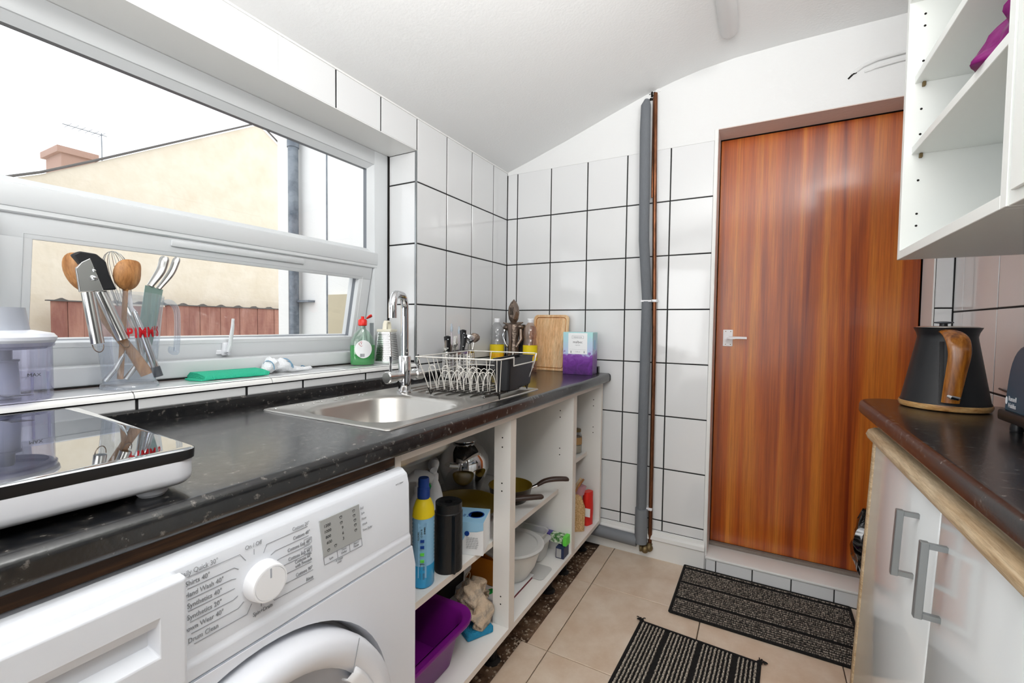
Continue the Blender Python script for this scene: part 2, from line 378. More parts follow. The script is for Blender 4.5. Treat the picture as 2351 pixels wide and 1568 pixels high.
# far wall tiles
cols = [0.0, .063, .263, .463, .663, .863, 1.047]
for i in range(len(cols)-1):
    for j in range(len(ROWS)-1): tile(wall_far, 'F', cols[i], cols[i+1], ROWS[j], ROWS[j+1], YF)
for j in range(len(ROWS)-1): tile(wall_far, 'F', 1.797, XR, ROWS[j], ROWS[j+1], YF)
# left wall tiles: full columns from the corner to the reveal
lc = [3.0, 2.8525, 2.6525, 2.4525, 2.2525]
for i in range(4):
    for j in range(len(ROWS)-1):
        tile(wall_left, 'L', lc[i+1], lc[i], ROWS[j], ROWS[j+1] if j < len(ROWS)-2 else 1.934, 0)
# band above the window
y = 2.2525
k = 0
while y > YB:
    tile(wall_left, 'L', max(y-.2, YB), y, WZ1, 1.934, 0)
    if k in (2, 3, 5):
        b = MB(); b.box(-.004, -.0003, y-.2-.003, y-.2+.003, WZ1, 1.934); b.build('caulk_joint', 'caulk', wall_left)
    y -= .2; k += 1
# below the window
fy = [2.2525, 1.98, 1.725, 1.549, 1.297, 1.045, .8, .55, .3, .05, -.2, -.5, YB]
for i in range(len(fy)-1): tile(wall_left, 'L', fy[i+1], fy[i], .80, .921, 0, gap=.006)
# reveal tiles
RV = [.945, 1.179, 1.429, 1.679, WZ1]
for j in range(4): tile(wall_left, 'F', -.15, -.004, RV[j], RV[j+1], WY1)
b = MB(); b.box(-.006, .002, WY1-.003, WY1+.005, .93, WZ1, .002, 2); lab(b.build('corner_trim', 'alu', wall_left), 'grey metal corner trim beside the window reveal')
# sill
b = MB(); b.box(-.16, -.002, WY0, WY1, .90, .9365); wsill = struct(b.build('trim_1', 'grout', smooth=0))
sy = [2.2475, 2.1, 1.9, 1.7, 1.5, 1.29, 1.08, .87, .66, .45, .24, .03, -.2]
for i in range(len(sy)-1): tile(wsill, 'Z', -.152, -.012, sy[i+1], sy[i], .938, gap=.003)
ns = [2.2475, 1.95, 1.62, 1.29, .98, .65, .3, -.2]
for i in range(len(ns)-1):
    b = MB(); b.prism([(-.011, .938)]+[(-.011+.017*sin(a), .922+.016*cos(a)) for a in [pi/2*t/5 for t in range(6)]]+[(-.011, .920)], 'Y', ns[i+1]+.001, ns[i]-.001)
    b.build('nosing', 'gloss_white', wsill)

# floor
b = MB(); b.box(-.3, 2.1, YB-.2, YF+.3, -.2, -.0105); floor = struct(b.build('floor', 'floor_grout', smooth=0))
fx = [.566, .644, 1.078, 1.512, 1.85]; fyj = [2.985, 2.633, 2.176, 1.72, 1.263, .806, .35, -.107, -.563, YB]
for i in range(len(fx)-1):
    for j in range(len(fyj)-1):
        u0 = fx[i]
        if i == 0 and fyj[j+1] < 2.0 and j >= 2: u0 = .545
        tile(floor, 'Z', u0, fx[i+1], fyj[j+1], fyj[j], 0, 'floor_tile', th=.009, gap=.003)
b = MB()
for i in range(330):
    yv = random.uniform(1.9, 2.95); xv = random.gauss(.535, .022)
    if xv > .560 or xv < .45: continue
    q_ = random.uniform(.0015, .0055); v0 = len(b.b.verts); b.ball((xv, yv, -.0065+q_*.2), q_, 5, (random.uniform(.7, 1.5), random.uniform(.7, 1.6), .6))
o = b.build('mortar_rubble', mat('mortar_rubble', '#7D6A58', .9, noise=((60, 60, 60), '#C2B29E', .4, .65)), floor, smooth=0); o['kind'] = 'stuff'
for i in range(3):
    for k in range(14):
        if i*.19+.19 > .01: tile(floor, 'Z', -.002+i*.19, -.002+(i+1)*.19-.002*(i == 2), 2.97-(k+1)*.265, 2.97-k*.265, -.006, 'oldfloor', th=.004, gap=.004)
# skirting
b = MB(); b.prism([(YF, 0), (YF-.02, 0), (YF-.02, .085), (YF-.028, .092), (YF-.026, .108), (YF-.014, .114), (YF-.012, .128), (YF, .13)], 'X', .02, 1.052)
struct(b.build('baseboard_far', 'gloss_white', smooth=20))
# door step
b = MB(); b.box(DX0, DX1+.05, YF-.008, YF+.13, -.01, .062); step = struct(b.build('trim_2', 'grout', smooth=0))
b = MB(); b.box(DX0-.002, DX1+.05, YF-.018, YF+.12, .056, .068, .004, 2); lab(b.build('step_top', 'gloss_white', step), 'white painted step top')
sxs = [DX0, 1.100, 1.244, 1.387, 1.534, 1.68, 1.84]
for i in range(len(sxs)-1): tile(step, 'F', sxs[i], sxs[i+1], -.001, .056, YF-.014, gap=.004)
b = MB(); b.box(DX0+.005, DX1-.003, YF+.112, YF+.135, .066, .082); lab(b.build('carpet_strip', mat('carpet_strip', '#8C8178', .95, bump=(300, .6)), step), 'grey carpet edge under the door')
# door
dr = bpy.data.objects.new('door_1', None); COL.objects.link(dr); dr.location = (DX0, YF+.13, DZ0); RL[dr] = Vector(dr.location); struct(dr)
b = MB(); b.box(DX0+.006, DX1-.008, YF+.13, YF+.17, .084, DZ1-.007, .002); b.build('door_leaf', 'sapele', dr)
b = MB(); b.box(DX0-.02, DX1+.02, YF+.165, YF+.2, .05, DZ1+.01); b.build('door_backing', 'hole', dr)  # black sheet across the opening behind the leaf, seen in its gaps
b = MB(); b.box(1.093, 1.134, YF+.1265, YF+.13, 1.012, 1.089, .0015); hp = b.build('handle_plate', 'whitep', dr)
b = MB(); b.cyl((1.113, YF+.13, 1.051), (1.113, YF+.095, 1.051), .009); b.tube([(1.113, YF+.098, 1.051), (1.125, YF+.09, 1.051), (1.150, YF+.09, 1.053), (1.192, YF+.096, 1.0525)], [.008, .009, .0075, .007], 8, flat=.6); b.build('lever', 'whitep', hp)
b = MB()
for z in (1.021, 1.081):
    for x in (1.104, 1.125): b.cyl((x, YF+.1268, z), (x, YF+.1255, z), .0022, 8)
b.build('screw', 'brass', hp)
# right wall tiles
rc = [3.0, 2.915, 2.655, 2.395, 2.135, 1.875, 1.615, 1.355, 1.095]
rrow = [.0, .18, .42, .665, .915, 1.165, 1.415, 1.665, 1.925]
for i in range(len(rc)-1):
    for j in range(len(rrow)-1): tile(wall_right, 'R', rc[i+1], rc[i], rrow[j], rrow[j+1], XR)

# ------------------------------------------------------------ window
win = bpy.data.objects.new('window_1', None); COL.objects.link(win); win.location = (-.15, 1.0, .94); RL[win] = Vector(win.location); struct(win)
FX = -.15
def bead(y0, y1, z0, z1, parent, x, w=.016, name='glazing_bead', m='upvc'):
    """sloping inner bead round an opening (opening y0..y1,z0..z1)"""
    b = MB(); o_ = [(x, y0-w, z0-w), (x, y1+w, z0-w), (x, y1+w, z1+w), (x, y0-w, z1+w)]; i_ = [(x-.022, y0, z0), (x-.022, y1, z0), (x-.022, y1, z1), (x-.022, y0, z1)]
    g_ = [(x-.04, y0, z0), (x-.04, y1, z0), (x-.04, y1, z1), (x-.04, y0, z1)]
    b.strip([o_, i_], True); b.build(name, m, parent, smooth=0)
    b = MB(); b.strip([i_, g_], True); b.build('gasket', 'gunmetal', parent, smooth=0)
# outer frame members (transom z 1.335-1.395)
OY0, OY1 = -.2, 2.245
b = MB()
b.box(-.215, FX, OY1-.078, OY1, .942, WZ1-.002, .003, 2); b.box(-.215, FX, OY0, OY0+.07, .942, WZ1-.002, .003, 2)
b.box(-.215, FX-.001, OY0+.05, OY1-.05, 1.7325+.012, WZ1-.002, .003, 2); b.box(-.215, FX-.001, OY0+.05, OY1-.05, .942, .988, .004, 2)
b.build('outer_frame', 'upvc', win)
b = MB(); b.box(-.21, FX+.004, OY0+.06, OY1-.062, 1.337, 1.388, .005, 2); b.box(-.205, FX+.001, OY0+.06, OY1-.062, 1.325, 1.34, .003); b.build('transom', 'upvc', win)
b = MB(); b.box(-.2, FX-.002, 1.05, 1.115, .985, 1.337, .003); b.build('mullion', 'upvc', win)
UP = (OY0+.085, 2.148, 1.405, 1.726)
bead(UP[0], UP[1], UP[2], UP[3], win, FX-.004, .02)
b = MB(); b.box(-.193, -.187, UP[0]-.01, UP[1]+.01, UP[2]-.01, UP[3]+.01); b.build('glass_pane', 'glass', win)
b = MB(); b.box(-.152, -.148, OY1-.006, OY1+.003, .945, WZ1, .0); lab(b.build('joint_line', 'hole', win), 'dark sealant line')
b = MB(); b.box(-.155, -.146, OY0, OY1, .9385, .9425); b.build('joint_line', 'hole', win)
# sashes (top hung)
def sash(y0, y1, ang, handle):
    """built in local coordinates about the hinge (z down) then rotated"""
    H = .372; r = MB(); w = .062; wb_ = .076
    s0, s1 = y0, y1
    r.box(-.06, 0, s0, s1, -w, 0, .004, 2); r.box(-.06, 0, s0, s1, -H, -H+wb_, .004, 2); r.box(-.06, -.0008, s0, s0+w, -H+.004, -.004, .004, 2); r.box(-.06, -.0008, s1-w, s1, -H+.004, -.004, .004, 2)
    sh = r.build('sash', 'upvc', None); sh.parent = win
    sh.location = Vector((FX-.004, 0, 1.335))-RL[win]; sh.rotation_euler = (0, ang, 0)
    def sub(bm, n, m, sm=35):
        o = bm.build(n, m, None, smooth=sm); o.parent = sh; return o
    a0, a1, z0, z1 = s0+w, s1-w, -H+wb_, -w
    o_ = [(.001, a0-.016, z0-.012), (.001, a1+.016, z0-.012), (.001, a1+.016, z1+.012), (.001, a0-.016, z1+.012)]; i_ = [(-.02, a0, z0), (-.02, a1, z0), (-.02, a1, z1), (-.02, a0, z1)]
    g_ = [(-.036, a0+.001, z0+.001), (-.036, a1-.001, z0+.001), (-.036, a1-.001, z1-.001), (-.036, a0+.001, z1-.001)]
    q = MB(); q.strip([o_, i_], True); sub(q, 'glazing_bead', 'upvc', 0); q = MB(); q.strip([i_, g_], True); sub(q, 'gasket', 'gunmetal', 0)
    q = MB(); q.box(-.034, -.029, a0-.004, a1+.004, z0-.004, z1+.004); sub(q, 'glass_pane', 'glass')
    q = MB(); q.box(-.0, .006, 1.44, 1.845, -.034, -.016, .003, 2) if handle else q.box(0, .006, .3, .7, -.034, -.016, .003, 2); sub(q, 'trickle_vent', 'upvc')
    if handle:
        hy = 1.605; q = MB(); q.box(0, .012, hy-.008, hy+.012, -H+.026, -H+.066, .004, 2); q.box(0, .005, hy-.022, hy+.012, -H+.028, -H+.042, .002)
        hb = sub(q, 'handle', 'whitep')
        q = MB(); q.tube([(.010, hy+.002, -H+.04), (.022, hy+.002, -H+.045), (.026, hy+.004, -H+.065), (.026, hy+.006, -H+.12), (.024, hy+.006, -H+.145)], [.007, .009, .0078, .0062, .005], 10, flat=.75)
        sub(q, 'handle_lever', 'whitep')
        q = MB(); q.lathe([(.006, 0), (.006, .003), (.001, .003)], (.024, hy+.004, -H+.036), 12, axis='X'); sub(q, 'lock_button', 'chrome')
    q = MB(); q.box(-.05, -.042, s1+.0005, s1+.004, -H+.03, -.03); sub(q, 'stay', 'alu')
    return sh
sash(1.117, 2.163, radians(11), True); sash(-.12, 1.047, 0, False)
b = MB(); b.tube([(-.17, 2.168, 1.32), (-.21, 2.168, 1.12), (-.185, 2.168, 1.0)], .004, 6); b.box(-.175, -.155, 2.1645, 2.169, 1.0, 1.1); b.build('friction_stay', 'alu', win)
# ------------------------------------------------------------ outside
EX = -4.9
bld = thing('neighbouring_building', 'pale yellow rendered gable building seen through the window', 'building', (EX, 3.5, -.5))
b = MB(); b.prism([(-3.2, -.5), (-3.2, .2), (1.1, 1.85), (2.47, 2.50), (2.81, 2.70), (4.66, 3.82), (6.6, 2.6), (6.6, -.5)], 'X', EX-1.5, EX-.02); b.build('gable_wall', 'yellow_wall', bld, smooth=0)
b = MB(); b.tube([(EX, -3.2, .23), (EX, 1.1, 1.87), (EX, 2.47, 2.52), (EX, 2.81, 2.72), (EX, 4.66, 3.85), (EX, 6.6, 2.62)], .013, 6); b.build('verge', 'slate', bld)
b = MB(); b.box(EX-1.2, EX-.75, 2.82+.02, 3.13, 2.5, 2.98); b.box(EX-1.23, EX-.72, 2.80, 3.16, 2.96, 3.03); cs = b.build('chimney', 'brick', bld, smooth=0)
b = MB(); b.cyl((EX-.9, 3.25, 2.9), (EX-.9, 3.25, 3.35), .006, 6); b.cyl((EX-.9, 2.9, 3.33), (EX-.9, 3.3, 3.33), .005, 6)
for t in range(6): b.cyl((EX-1.0, 2.95+t*.06, 3.33), (EX-.8, 2.95+t*.06, 3.33), .003, 5)
b.build('aerial', 'zinc', bld)
for r in range(9):
    b = MB(); b.box(EX-.03, EX-.012, 2.06+(r % 2)*.05, 2.30-(r % 3)*.03, 1.55+r*.055, 1.597+r*.055); b.build('brick', 'brick', bld, smooth=0)
b = MB(); b.box(EX-.02, EX+.06, 2.0, 2.35, 1.48, 1.53, .01); lab(b.build('window_sill', 'render', bld), 'small white sill on the yellow wall')
fn = thing('garden_fence', 'red-brown board fence with corrugated top below the yellow wall', 'fence', (EX+.3, 3.9, -.5))
y = 2.45; k = 0
while y < 5.6:
    w = .118; z1 = 1.275 if (y < 2.75 or y > 3.3) else 1.25
    b = MB(); b.box(EX+.22+.006*(k % 2), EX+.24+.006*(k % 2), y+.002, y+w-.002, -.5, z1-.02*(k % 3 == 1)*0); b.build('board', 'fence', fn, smooth=0); y += w; k += 1
b = MB(); pts = []
yy = 2.42
while yy < 5.65: pts.append((yy, 1.283+.022*abs(sin((yy-2.42)*pi/.21))**14)); yy += .0213
b.prism(pts+[(5.65, 1.272), (2.42, 1.272)], 'X', EX+.20, EX+.26); b.build('corrugated_capping', 'slate', fn, smooth=0)
wq = thing('reflection_slab', 'added white slab standing in for a reflection in the glass, with a beige panel, right of the window', 'wall', (-.9, 3.1, -.5))
wr = thing('rendered_house_wall', 'white rendered wall of the house beyond the window', 'wall', (-1.2, 3.2, -.5))
b = MB(); b.box(-2.252, -.29, 3.15, 3.4, -.5, 3.9); b.build('render_face', 'render', wr, smooth=0)
b = MB(); b.box(-1.545, -.29, 3.06, 3.1495, -.5, 3.9); b.build('slab_face', 'render', wq, smooth=0)  # added slab, stands in for the open sash reflected in the glass
b = MB(); b.box(-1.549, -1.541, 3.054, 3.062, -.5, 3.9); b.build('reflection_edge', 'zinc', wq, smooth=0)  # dark line of that reflection, built as a thin strip
b = MB(); b.box(-1.50, -1.30, 3.03, 3.06, .6, 1.3); lab(b.build('timber_panel', mat('beige_panel', '#C9BEA4', .8), wq, smooth=0), 'beige panel low on the added white slab')
dp = thing('drainpipe', 'grey metal drainpipe on the white wall outside', 'drainpipe', (-1.95, 3.1, -.5))
b = MB(); b.cyl((-1.97, 3.09, -.5), (-1.97, 3.09, 3.6), .038, 16); b.build('pipe', 'zinc', dp)
b = MB(); b.lathe([(.044, 2.45), (.044, 2.56)], (-1.97, 3.09, 0), 16); b.build('collar', 'zinc', dp)
b = MB(); b.box(-2.03, -1.80, 3.09, 3.15, 1.255, 1.27); b.build('bracket', 'zinc', dp)
b = MB(); b.box(-9, -.28, -6, 12, -.6, -.5); gy = struct(b.build('ground', 'asphalt', smooth=0))
# ------------------------------------------------------------ left worktop
WT = .866
wt = thing('worktop', 'long black speckled worktop with sink cut-out under the window', 'worktop', (.3, 1.6, .822))
hx0, hx1, hy0, hy1 = .145, .505, 1.57, 1.93
WY = .25; WE = 2.985
b = MB()
b.box(0.001, hx0, WY, WE, .824, WT); b.box(hx0, hx1, WY, hy0, .824, WT); b.box(hx0, hx1, hy1, WE, .824, WT)
fr = [(hx1, .824)]+[(.59+.013*cos(a), .837+.013*sin(a)) for a in [-pi/2+pi/2*t/6 for t in range(7)]]+[(.588+.015*cos(a), .851+.015*sin(a)) for a in [pi/2*t/6 for t in range(7)]]+[(hx1, WT)]
b.prism(fr, 'Y', WY, WE); b.build('worktop_slab', 'worktop', wt)
b = MB(); b.box(.555, .579, WY, 1.515, .8012, .8238); b.build('packing_batten', mat('chipboard', '#3D2A1C', .8, noise=((60, 5, 60), '#6B4A31', .4, .7)), wt)
b = MB(); b.prism([(p[0]+(.002 if p[0] > .55 else 0), p[1]) for p in fr], 'Y', WE, WE+.004); b.build('end_strip', 'black', wt)
us = MB(); us.prism([(.0015, WT), (.020, WT), (.020, WT+.026), (.014, WT+.031), (.0015, WT+.031)], 'Y', WY, 2.97); us.build('upstand', 'worktop', wt)
us = MB(); us.prism([(2.995, WT), (2.972, WT), (2.972, WT+.028), (2.98, WT+.031), (2.995, WT+.031)], 'X', .0015, .545); us.build('upstand', 'worktop', wt)

# ------------------------------------------------------------ sink
SX0, SX1, SY0, SY1 = .098, .546, 1.528, 2.292
sk = thing('sink', 'stainless steel sink with drainer set in the black worktop', 'sink', (.32, 1.9, .866))
def ring(hx, hy, r, cx, cy, z, seg=8):
    R = []
    for k, (sx, sy) in enumerate(((1, 1), (-1, 1), (-1, -1), (1, -1))):
        for i in range(seg):
            a = pi/2*k+pi/2*i/(seg-1); R.append((cx+sx*(hx-r)+r*cos(a), cy+sy*(hy-r)+r*sin(a), z))
    return R
b = MB(); ocx, ocy, ohx, ohy = (SX0+SX1)/2, (SY0+SY1)/2, (SX1-SX0)/2, (SY1-SY0)/2
bcx, bcy, bhx, bhy = .335, 1.745, .165, .17
b.strip([ring(ohx, ohy, .012, ocx, ocy, WT+.0005), ring(ohx-.002, ohy-.002, .012, ocx, ocy, WT+.0035), ring(ohx-.009, ohy-.009, .012, ocx, ocy, WT+.0038), ring(ohx-.013, ohy-.013, .012, ocx, ocy, WT+.0018),
 ring(bhx+.012, bhy+.012, .095, bcx, bcy, WT+.0018), ring(bhx+.003, bhy+.003, .09, bcx, bcy, WT-.001), ring(bhx-.004, bhy-.004, .088, bcx, bcy, WT-.012), ring(bhx-.018, bhy-.018, .085, bcx, bcy, WT-.115), ring(bhx-.035, bhy-.035, .08, bcx, bcy, WT-.135), ring(bhx-.07, bhy-.07, .06, bcx, bcy, WT-.14), ring(.03, .03, .029, bcx, bcy, WT-.142)], True)
b.build('bowl_and_deck', 'brushed', sk, smooth=50)
b = MB(); b.lathe([(.030, WT-.142), (.028, WT-.150), (.006, WT-.150), (.004, WT-.146)], (bcx, bcy, 0), 20); b.build('waste', 'chrome', sk)
b = MB()
for i in range(9):
    x = .16+i*.04; y0 = 1.965+.01*abs(i-4); b.tube([(x, y0, WT+.0015), (x, y0+.02, WT+.0035), (x, 2.24, WT+.0035), (x, 2.262, WT+.0015)], .0055, 6, flat=.6)
b.build('drainer_ridges', 'stainless', sk)
b = MB(); b.lathe([(.0165, 0), (.0165, .0025), (.0105, .003), (.0105, .001)], (.385, bcy+bhy-.0125, WT-.052), 20, axis='Y'); ov = b.build('overflow', 'chrome', sk)
for v in ov.data.vertices: pass
b = MB(); b.box(.376, .394, bcy+bhy-.0165, bcy+bhy-.0128, WT-.0535, WT-.0505); b.box(.3835, .3865, bcy+bhy-.0165, bcy+bhy-.0128, WT-.061, WT-.043); b.build('overflow_slot', 'hole', ov)
b = MB(); b.lathe([(.0095, -.0006), (.001, -.0007)], (.385, bcy+bhy-.0125, WT-.052), 20, axis='Y', cap=False); b.build('overflow_shadow_gap', 'hole', ov)
b = MB()
for i in range(70):
    x = random.uniform(.12, .50); y = random.uniform(1.95, 2.27) if i % 3 else random.uniform(1.55, 1.9)
    if i % 3 == 0: x = .118+.02*random.random()
    r = random.uniform(.0015, .004); b.ball((x, y, WT+.0035), r, 8, (1, 1, .45))
b.build('water_drops', 'stainless', sk)['kind'] = 'stuff'

# ------------------------------------------------------------ tap
tx, ty = .205, 1.957
tp = thing('mixer_tap', 'chrome swan-neck mixer tap with two cross levers over the sink', 'tap', (tx, ty, WT+.002))
b = MB(); b.lathe([(.026, WT+.002), (.026, WT+.008), (.0205, WT+.011), (.0205, WT+.122), (.018, WT+.126), (.0135, WT+.127)], (tx, ty, 0), 28); b.build('tap_body', 'chrome', tp)
d = Vector((.42, -.91, 0)).normalized(); R = .055
pts = [Vector((tx, ty, WT+.12)), Vector((tx, ty, 1.03))]
pts += [Vector((tx, ty, 1.147))+d*(R-R*cos(a))*.7+Vector((0, 0, R*sin(a)))*.8 for a in [pi/2*t/6 for t in range(7)]]
L = .122; e0 = Vector((tx, ty, 1.147))+d*(L-R*.7)
pts += [e0+d*(R*sin(a))*.7+Vector((0, 0, R*cos(a)))*.8 for a in [pi/2*t/6 for t in range(7)]]
pts.append(Vector((tx, ty, 1.116))+d*L)
b = MB(); b.tube(pts, .0128, 18); b.build('spout', 'chrome', tp)
for sgn, n in ((-1, .08), (1, .08)):
    b = MB(); b.lathe([(.014, .012*sgn), (.014, .045*sgn), (.0195, .048*sgn), (.0195, .082*sgn), (.017, .085*sgn)], (tx, ty, .925), 22, axis='Y'); kn = b.build('tap_knob', 'stainless', tp)
    b = MB(); b.cyl((tx, ty+.066*sgn, .94), (tx, ty+.066*sgn, .993), .0042, 10); b.build('lever', 'chrome', kn)

# ------------------------------------------------------------ induction hob
hb = thing('induction_hob', 'white portable induction hob with mirror-like glass top on the worktop', 'hob', (.29, .9, WT))
ang = radians(-3.5); cx, cy = .30, .885
def RR(bm):
    bmesh.ops.rotate(bm.b, verts=bm.b.verts, cent=(cx, cy, 0), matrix=Matrix.Rotation(ang, 3, 'Z')); return bm
b = MB(); b.sqlathe([(.249, .269, .022, .8795), (.2535, .2735, .026, .884), (.255, .275, .028, .891), (.255, .275, .028, .9115)], (cx, cy, 0), 8); RR(b).build('hob_body', 'appliance', hb, smooth=50)
b = MB(); b.sqlathe([(.255, .275, .024, .9118), (.2555, .2755, .02, .913), (.2555, .2755, .018, .925)], (cx, cy, 0), 8); RR(b).build('glass_edge', 'black', hb)
b = MB(); b.sqlathe([(.2548, .2748, .018, .9251), (.2535, .2735, .018, .9262)], (cx, cy, 0), 8); RR(b).build('glass_top', 'mirror', hb)
for sx in (-1, 1):
    for sy in (-1, 1):
        b = MB(); b.lathe([(.014, WT+.0002), (.017, .870), (.017, .882)], (cx+sx*.222, cy+sy*.232, 0), 16); RR(b).build('foot', 'appliance', hb)

# ------------------------------------------------------------ washing machine
wm = thing('washing_machine', 'white front-loading washing machine under the worktop', 'washing machine', (.32, 1.2, 0))
WX = .612; y0, y1 = .905, 1.520
b = MB(); b.box(.06, .57, y0+.004, 1.503, .02, .797, .006, 2); b.box(.10, .56, y0+.03, y1-.03, 0, .02); b.build('cabinet_body', 'appliance', wm)
b = MB(); b.prism([(.585, .639), (.622, .639), (.6215, .66), (WX+.006, .665), (WX+.004, .770), (.610, .790), (.598, .799), (.585, .8)], 'Y', y0, y1)
b.build('control_panel', 'appl_panel', wm, smooth=30, bev=.003)
# lower front with circular recess: radial strip from circle to rectangle
b = MB(); n = 64; cyy, czz = 1.2, .375; ra, rb = .252, .244
inner = []; mid = []; outer = []; edge = []
for i in range(n):
    a = 2*pi*i/n; inner.append((.585, cyy+rb*cos(a), czz+rb*sin(a))); mid.append((.624, cyy+ra*cos(a), czz+ra*sin(a)))
    c, s_ = cos(a), sin(a); t = min((.297 if c < 0 else .330)/abs(c) if abs(c) > 1e-6 else 9, ((.638-czz) if s_ > 0 else (czz-.03))/abs(s_) if abs(s_) > 1e-6 else 9)
    outer.append((.624, cyy+t*c, czz+t*s_)); edge.append((.585, cyy+t*c*1.008, czz+t*s_*1.003))
b.strip([inner, mid, outer, edge], True); b.build('front_panel', 'appliance', wm, smooth=30)
dr2 = MB(); dr2.lathe([(.238, .59), (.240, .632), (.236, .650), (.228, .658), (.212, .660), (.198, .655), (.188, .642)], (0, cyy, czz), 64, axis='X', cap=False); dd = dr2.build('porthole_door', 'appliance', wm, smooth=50)
b = MB(); b.lathe([(.190, .640), (.170, .628), (.158, .622)], (0, cyy, czz), 48, axis='X', cap=False); b.build('inner_ring', 'greyp', dd, smooth=50)
b = MB(); b.lathe([(.159, .622), (.14, .60), (.09, .585), (.0, .58)], (0, cyy, czz), 48, axis='X', cap=False); b.build('door_glass', 'blackgloss', dd, smooth=60)
b = MB(); ro = []
for a in [radians(-10+t*6) for t in range(10)]: ro.append([(.655, cyy+.199*cos(a), czz+.199*sin(a)), (.6565, cyy+.192*cos(a), czz+.192*sin(a)), (.652, cyy+.178*cos(a), czz+.178*sin(a)), (.640, cyy+.175*cos(a), czz+.175*sin(a))])
b.strip(ro); b.build('door_grip', 'whitep', dd, thick=.003)
b = MB(); b.cyl((.66, cyy+.238*cos(radians(52)), czz+.238*sin(radians(52))), (.6605, cyy+.19*cos(radians(46)), czz+.19*sin(radians(46))), .0007, 5); b.build('grip_seam', 'grey_ink', dd)
# detergent drawer with recessed handle
b = MB(); dy0, dy1, dz0, dz1 = y0, 1.0945, .655, .789
b.prism([(dy0, dz0), (dy1, dz0), (dy1, dz1-.004), (dy1-.006, dz1), (dy0, dz1)], 'X', .600, .624)
X1, X0 = .640, .624; hy, hz0, hz1 = 1.066, .705, .752
def fr_(x, gy, gz0, gz1): return [(x, dy0, gz0), (x, gy, gz0), (x, gy, gz1), (x, dy0, gz1)]
b.strip([[(X0, dy0, dz0), (X0, dy1, dz0), (X0, dy1, dz1), (X0, dy0, dz1)], [(X1-.002, dy0, dz0), (X1-.002, dy1, dz0), (X1-.002, dy1, dz1-.001), (X1-.002, dy0, dz1-.001)], [(X1, dy0, dz0+.003), (X1, dy1-.003, dz0+.003), (X1, dy1-.003, dz1-.004), (X1, dy0, dz1-.004)],
         [(X1, dy0, hz0), (X1, hy, hz0), (X1, hy, hz1), (X1, dy0, hz1)], [(X1-.016, dy0, hz0+.012), (X1-.016, hy-.006, hz0+.012), (X1-.006, hy-.001, hz1-.012), (X1-.006, dy0, hz1-.012)], [(X1-.03, dy0, hz0+.014), (X1-.03, hy-.014, hz0+.014), (X1-.03, hy-.014, hz1-.012), (X1-.03, dy0, hz1-.012)]], True)
b.face([(X1-.03, dy0, hz0+.014), (X1-.03, hy-.014, hz0+.014), (X1-.03, hy-.014, hz1-.012), (X1-.03, dy0, hz1-.012)])
b.build('detergent_drawer', 'appl_panel', wm, smooth=25, bev=.0015)
# programme dial
KY, KZ = 1.2035, .7235; PX = WX+.0055
b = MB(); b.lathe([(.0285, PX-.002), (.0285, PX+.004), (.0265, PX+.018), (.0255, PX+.020), (.0235, PX+.0205), (.0230, PX+.0195), (.0225, PX+.0205)], (0, KY, KZ), 40, axis='X'); kd = b.build('programme_dial', 'whitep', wm, smooth=40)
b = MB(); b.box(PX+.0203, PX+.0209, KY-.0012, KY+.0012, KZ+.008, KZ+.022, .0004); b.build('pointer', 'greyp', kd)
X = WX+.0062
def P(y, z): return (X-.0005-(z-.665)*.02+.0009, y, z)
def T(s, y, z, size, al='LEFT', m='grey_ink', sx=.80): text(s, size, P(y, z), (0, 1, 0), (1, 0, .02), m, wm, align=al, sx=sx)
L_ = [('Daily Quick 30°', .777, [(1.106, .7745), (1.172, .7745), (1.180, .7625)]), ('Shirts 40°', .763, [(1.106, .7595), (1.164, .7595), (1.170, .7545)]), ('Hand Wash 40°', .7485, [(1.106, .745), (1.160, .745), (1.166, .743)]),
      ('Synthetics 40°', .734, [(1.106, .7305), (1.164, .7305)]), ('Synthetics 20°', .719, [(1.108, .7155), (1.162, .7155), (1.168, .718)]), ('Down Wear 40°', .7045, [(1.109, .700), (1.168, .700), (1.176, .7055)]), ('Drum Clean', .689, [(1.112, .685), (1.180, .685), (1.187, .6965)])]
lines = MB()
def line(pts, w=.00035):
    for a, c in zip(pts[:-1], pts[1:]):
        lines.cyl(P(*a), P(*c), w, 4)
ends = [1.1435, 1.133, 1.150, 1.1475, 1.147, 1.149, 1.142]
for (s, z, u), en in zip(L_, ends):
    T(s, en, z, .0092, 'RIGHT'); line(u)
T('On / Off', 1.1915, .7768, .0085, 'CENTER', sx=.82); line([(1.192, .7735), (1.192, .7655)])
T('Spin+Drain', 1.2035, .676, .0082, 'CENTER', sx=.8); line([(1.201, .691), (1.201, .685)])
R_ = [('Cottons 20°', .775, [(1.279, .7725), (1.211, .7725), (1.206, .7615)]), ('Cottons 40°', .7605, [(1.281, .757), (1.224, .757), (1.217, .7535)]), ('Cottons Eco 40°', .7455, [(1.283, .742), (1.232, .742), (1.226, .741)]),
      ('Cottons Eco 60°', .731, [(1.284, .7275), (1.234, .7285)]), ('Cottons 60°', .7215, []), ('with Prewash', .7150, [(1.285, .7125), (1.237, .7135)]), ('Cottons 90°', .7005, [(1.288, .698), (1.233, .699)]), ('Rinse', .6845, [(1.289, .6825), (1.221, .683), (1.218, .6885)])]
for s, z, u in R_:
    T(s, 1.2825+(.777-z)*.06, z, .0078 if 'rew' not in s else .0072, 'RIGHT', sx=.76)
    if u: line(u)
for zz in (.7425, .7278): line([(1.2728, zz+.0015), (1.2728, zz+.0105), (1.2862, zz+.0105), (1.2862, zz+.0015), (1.2728, zz+.0015)], .0003)
lines.build('printed_lines', 'grey_ink', wm)['kind'] = 'stuff'
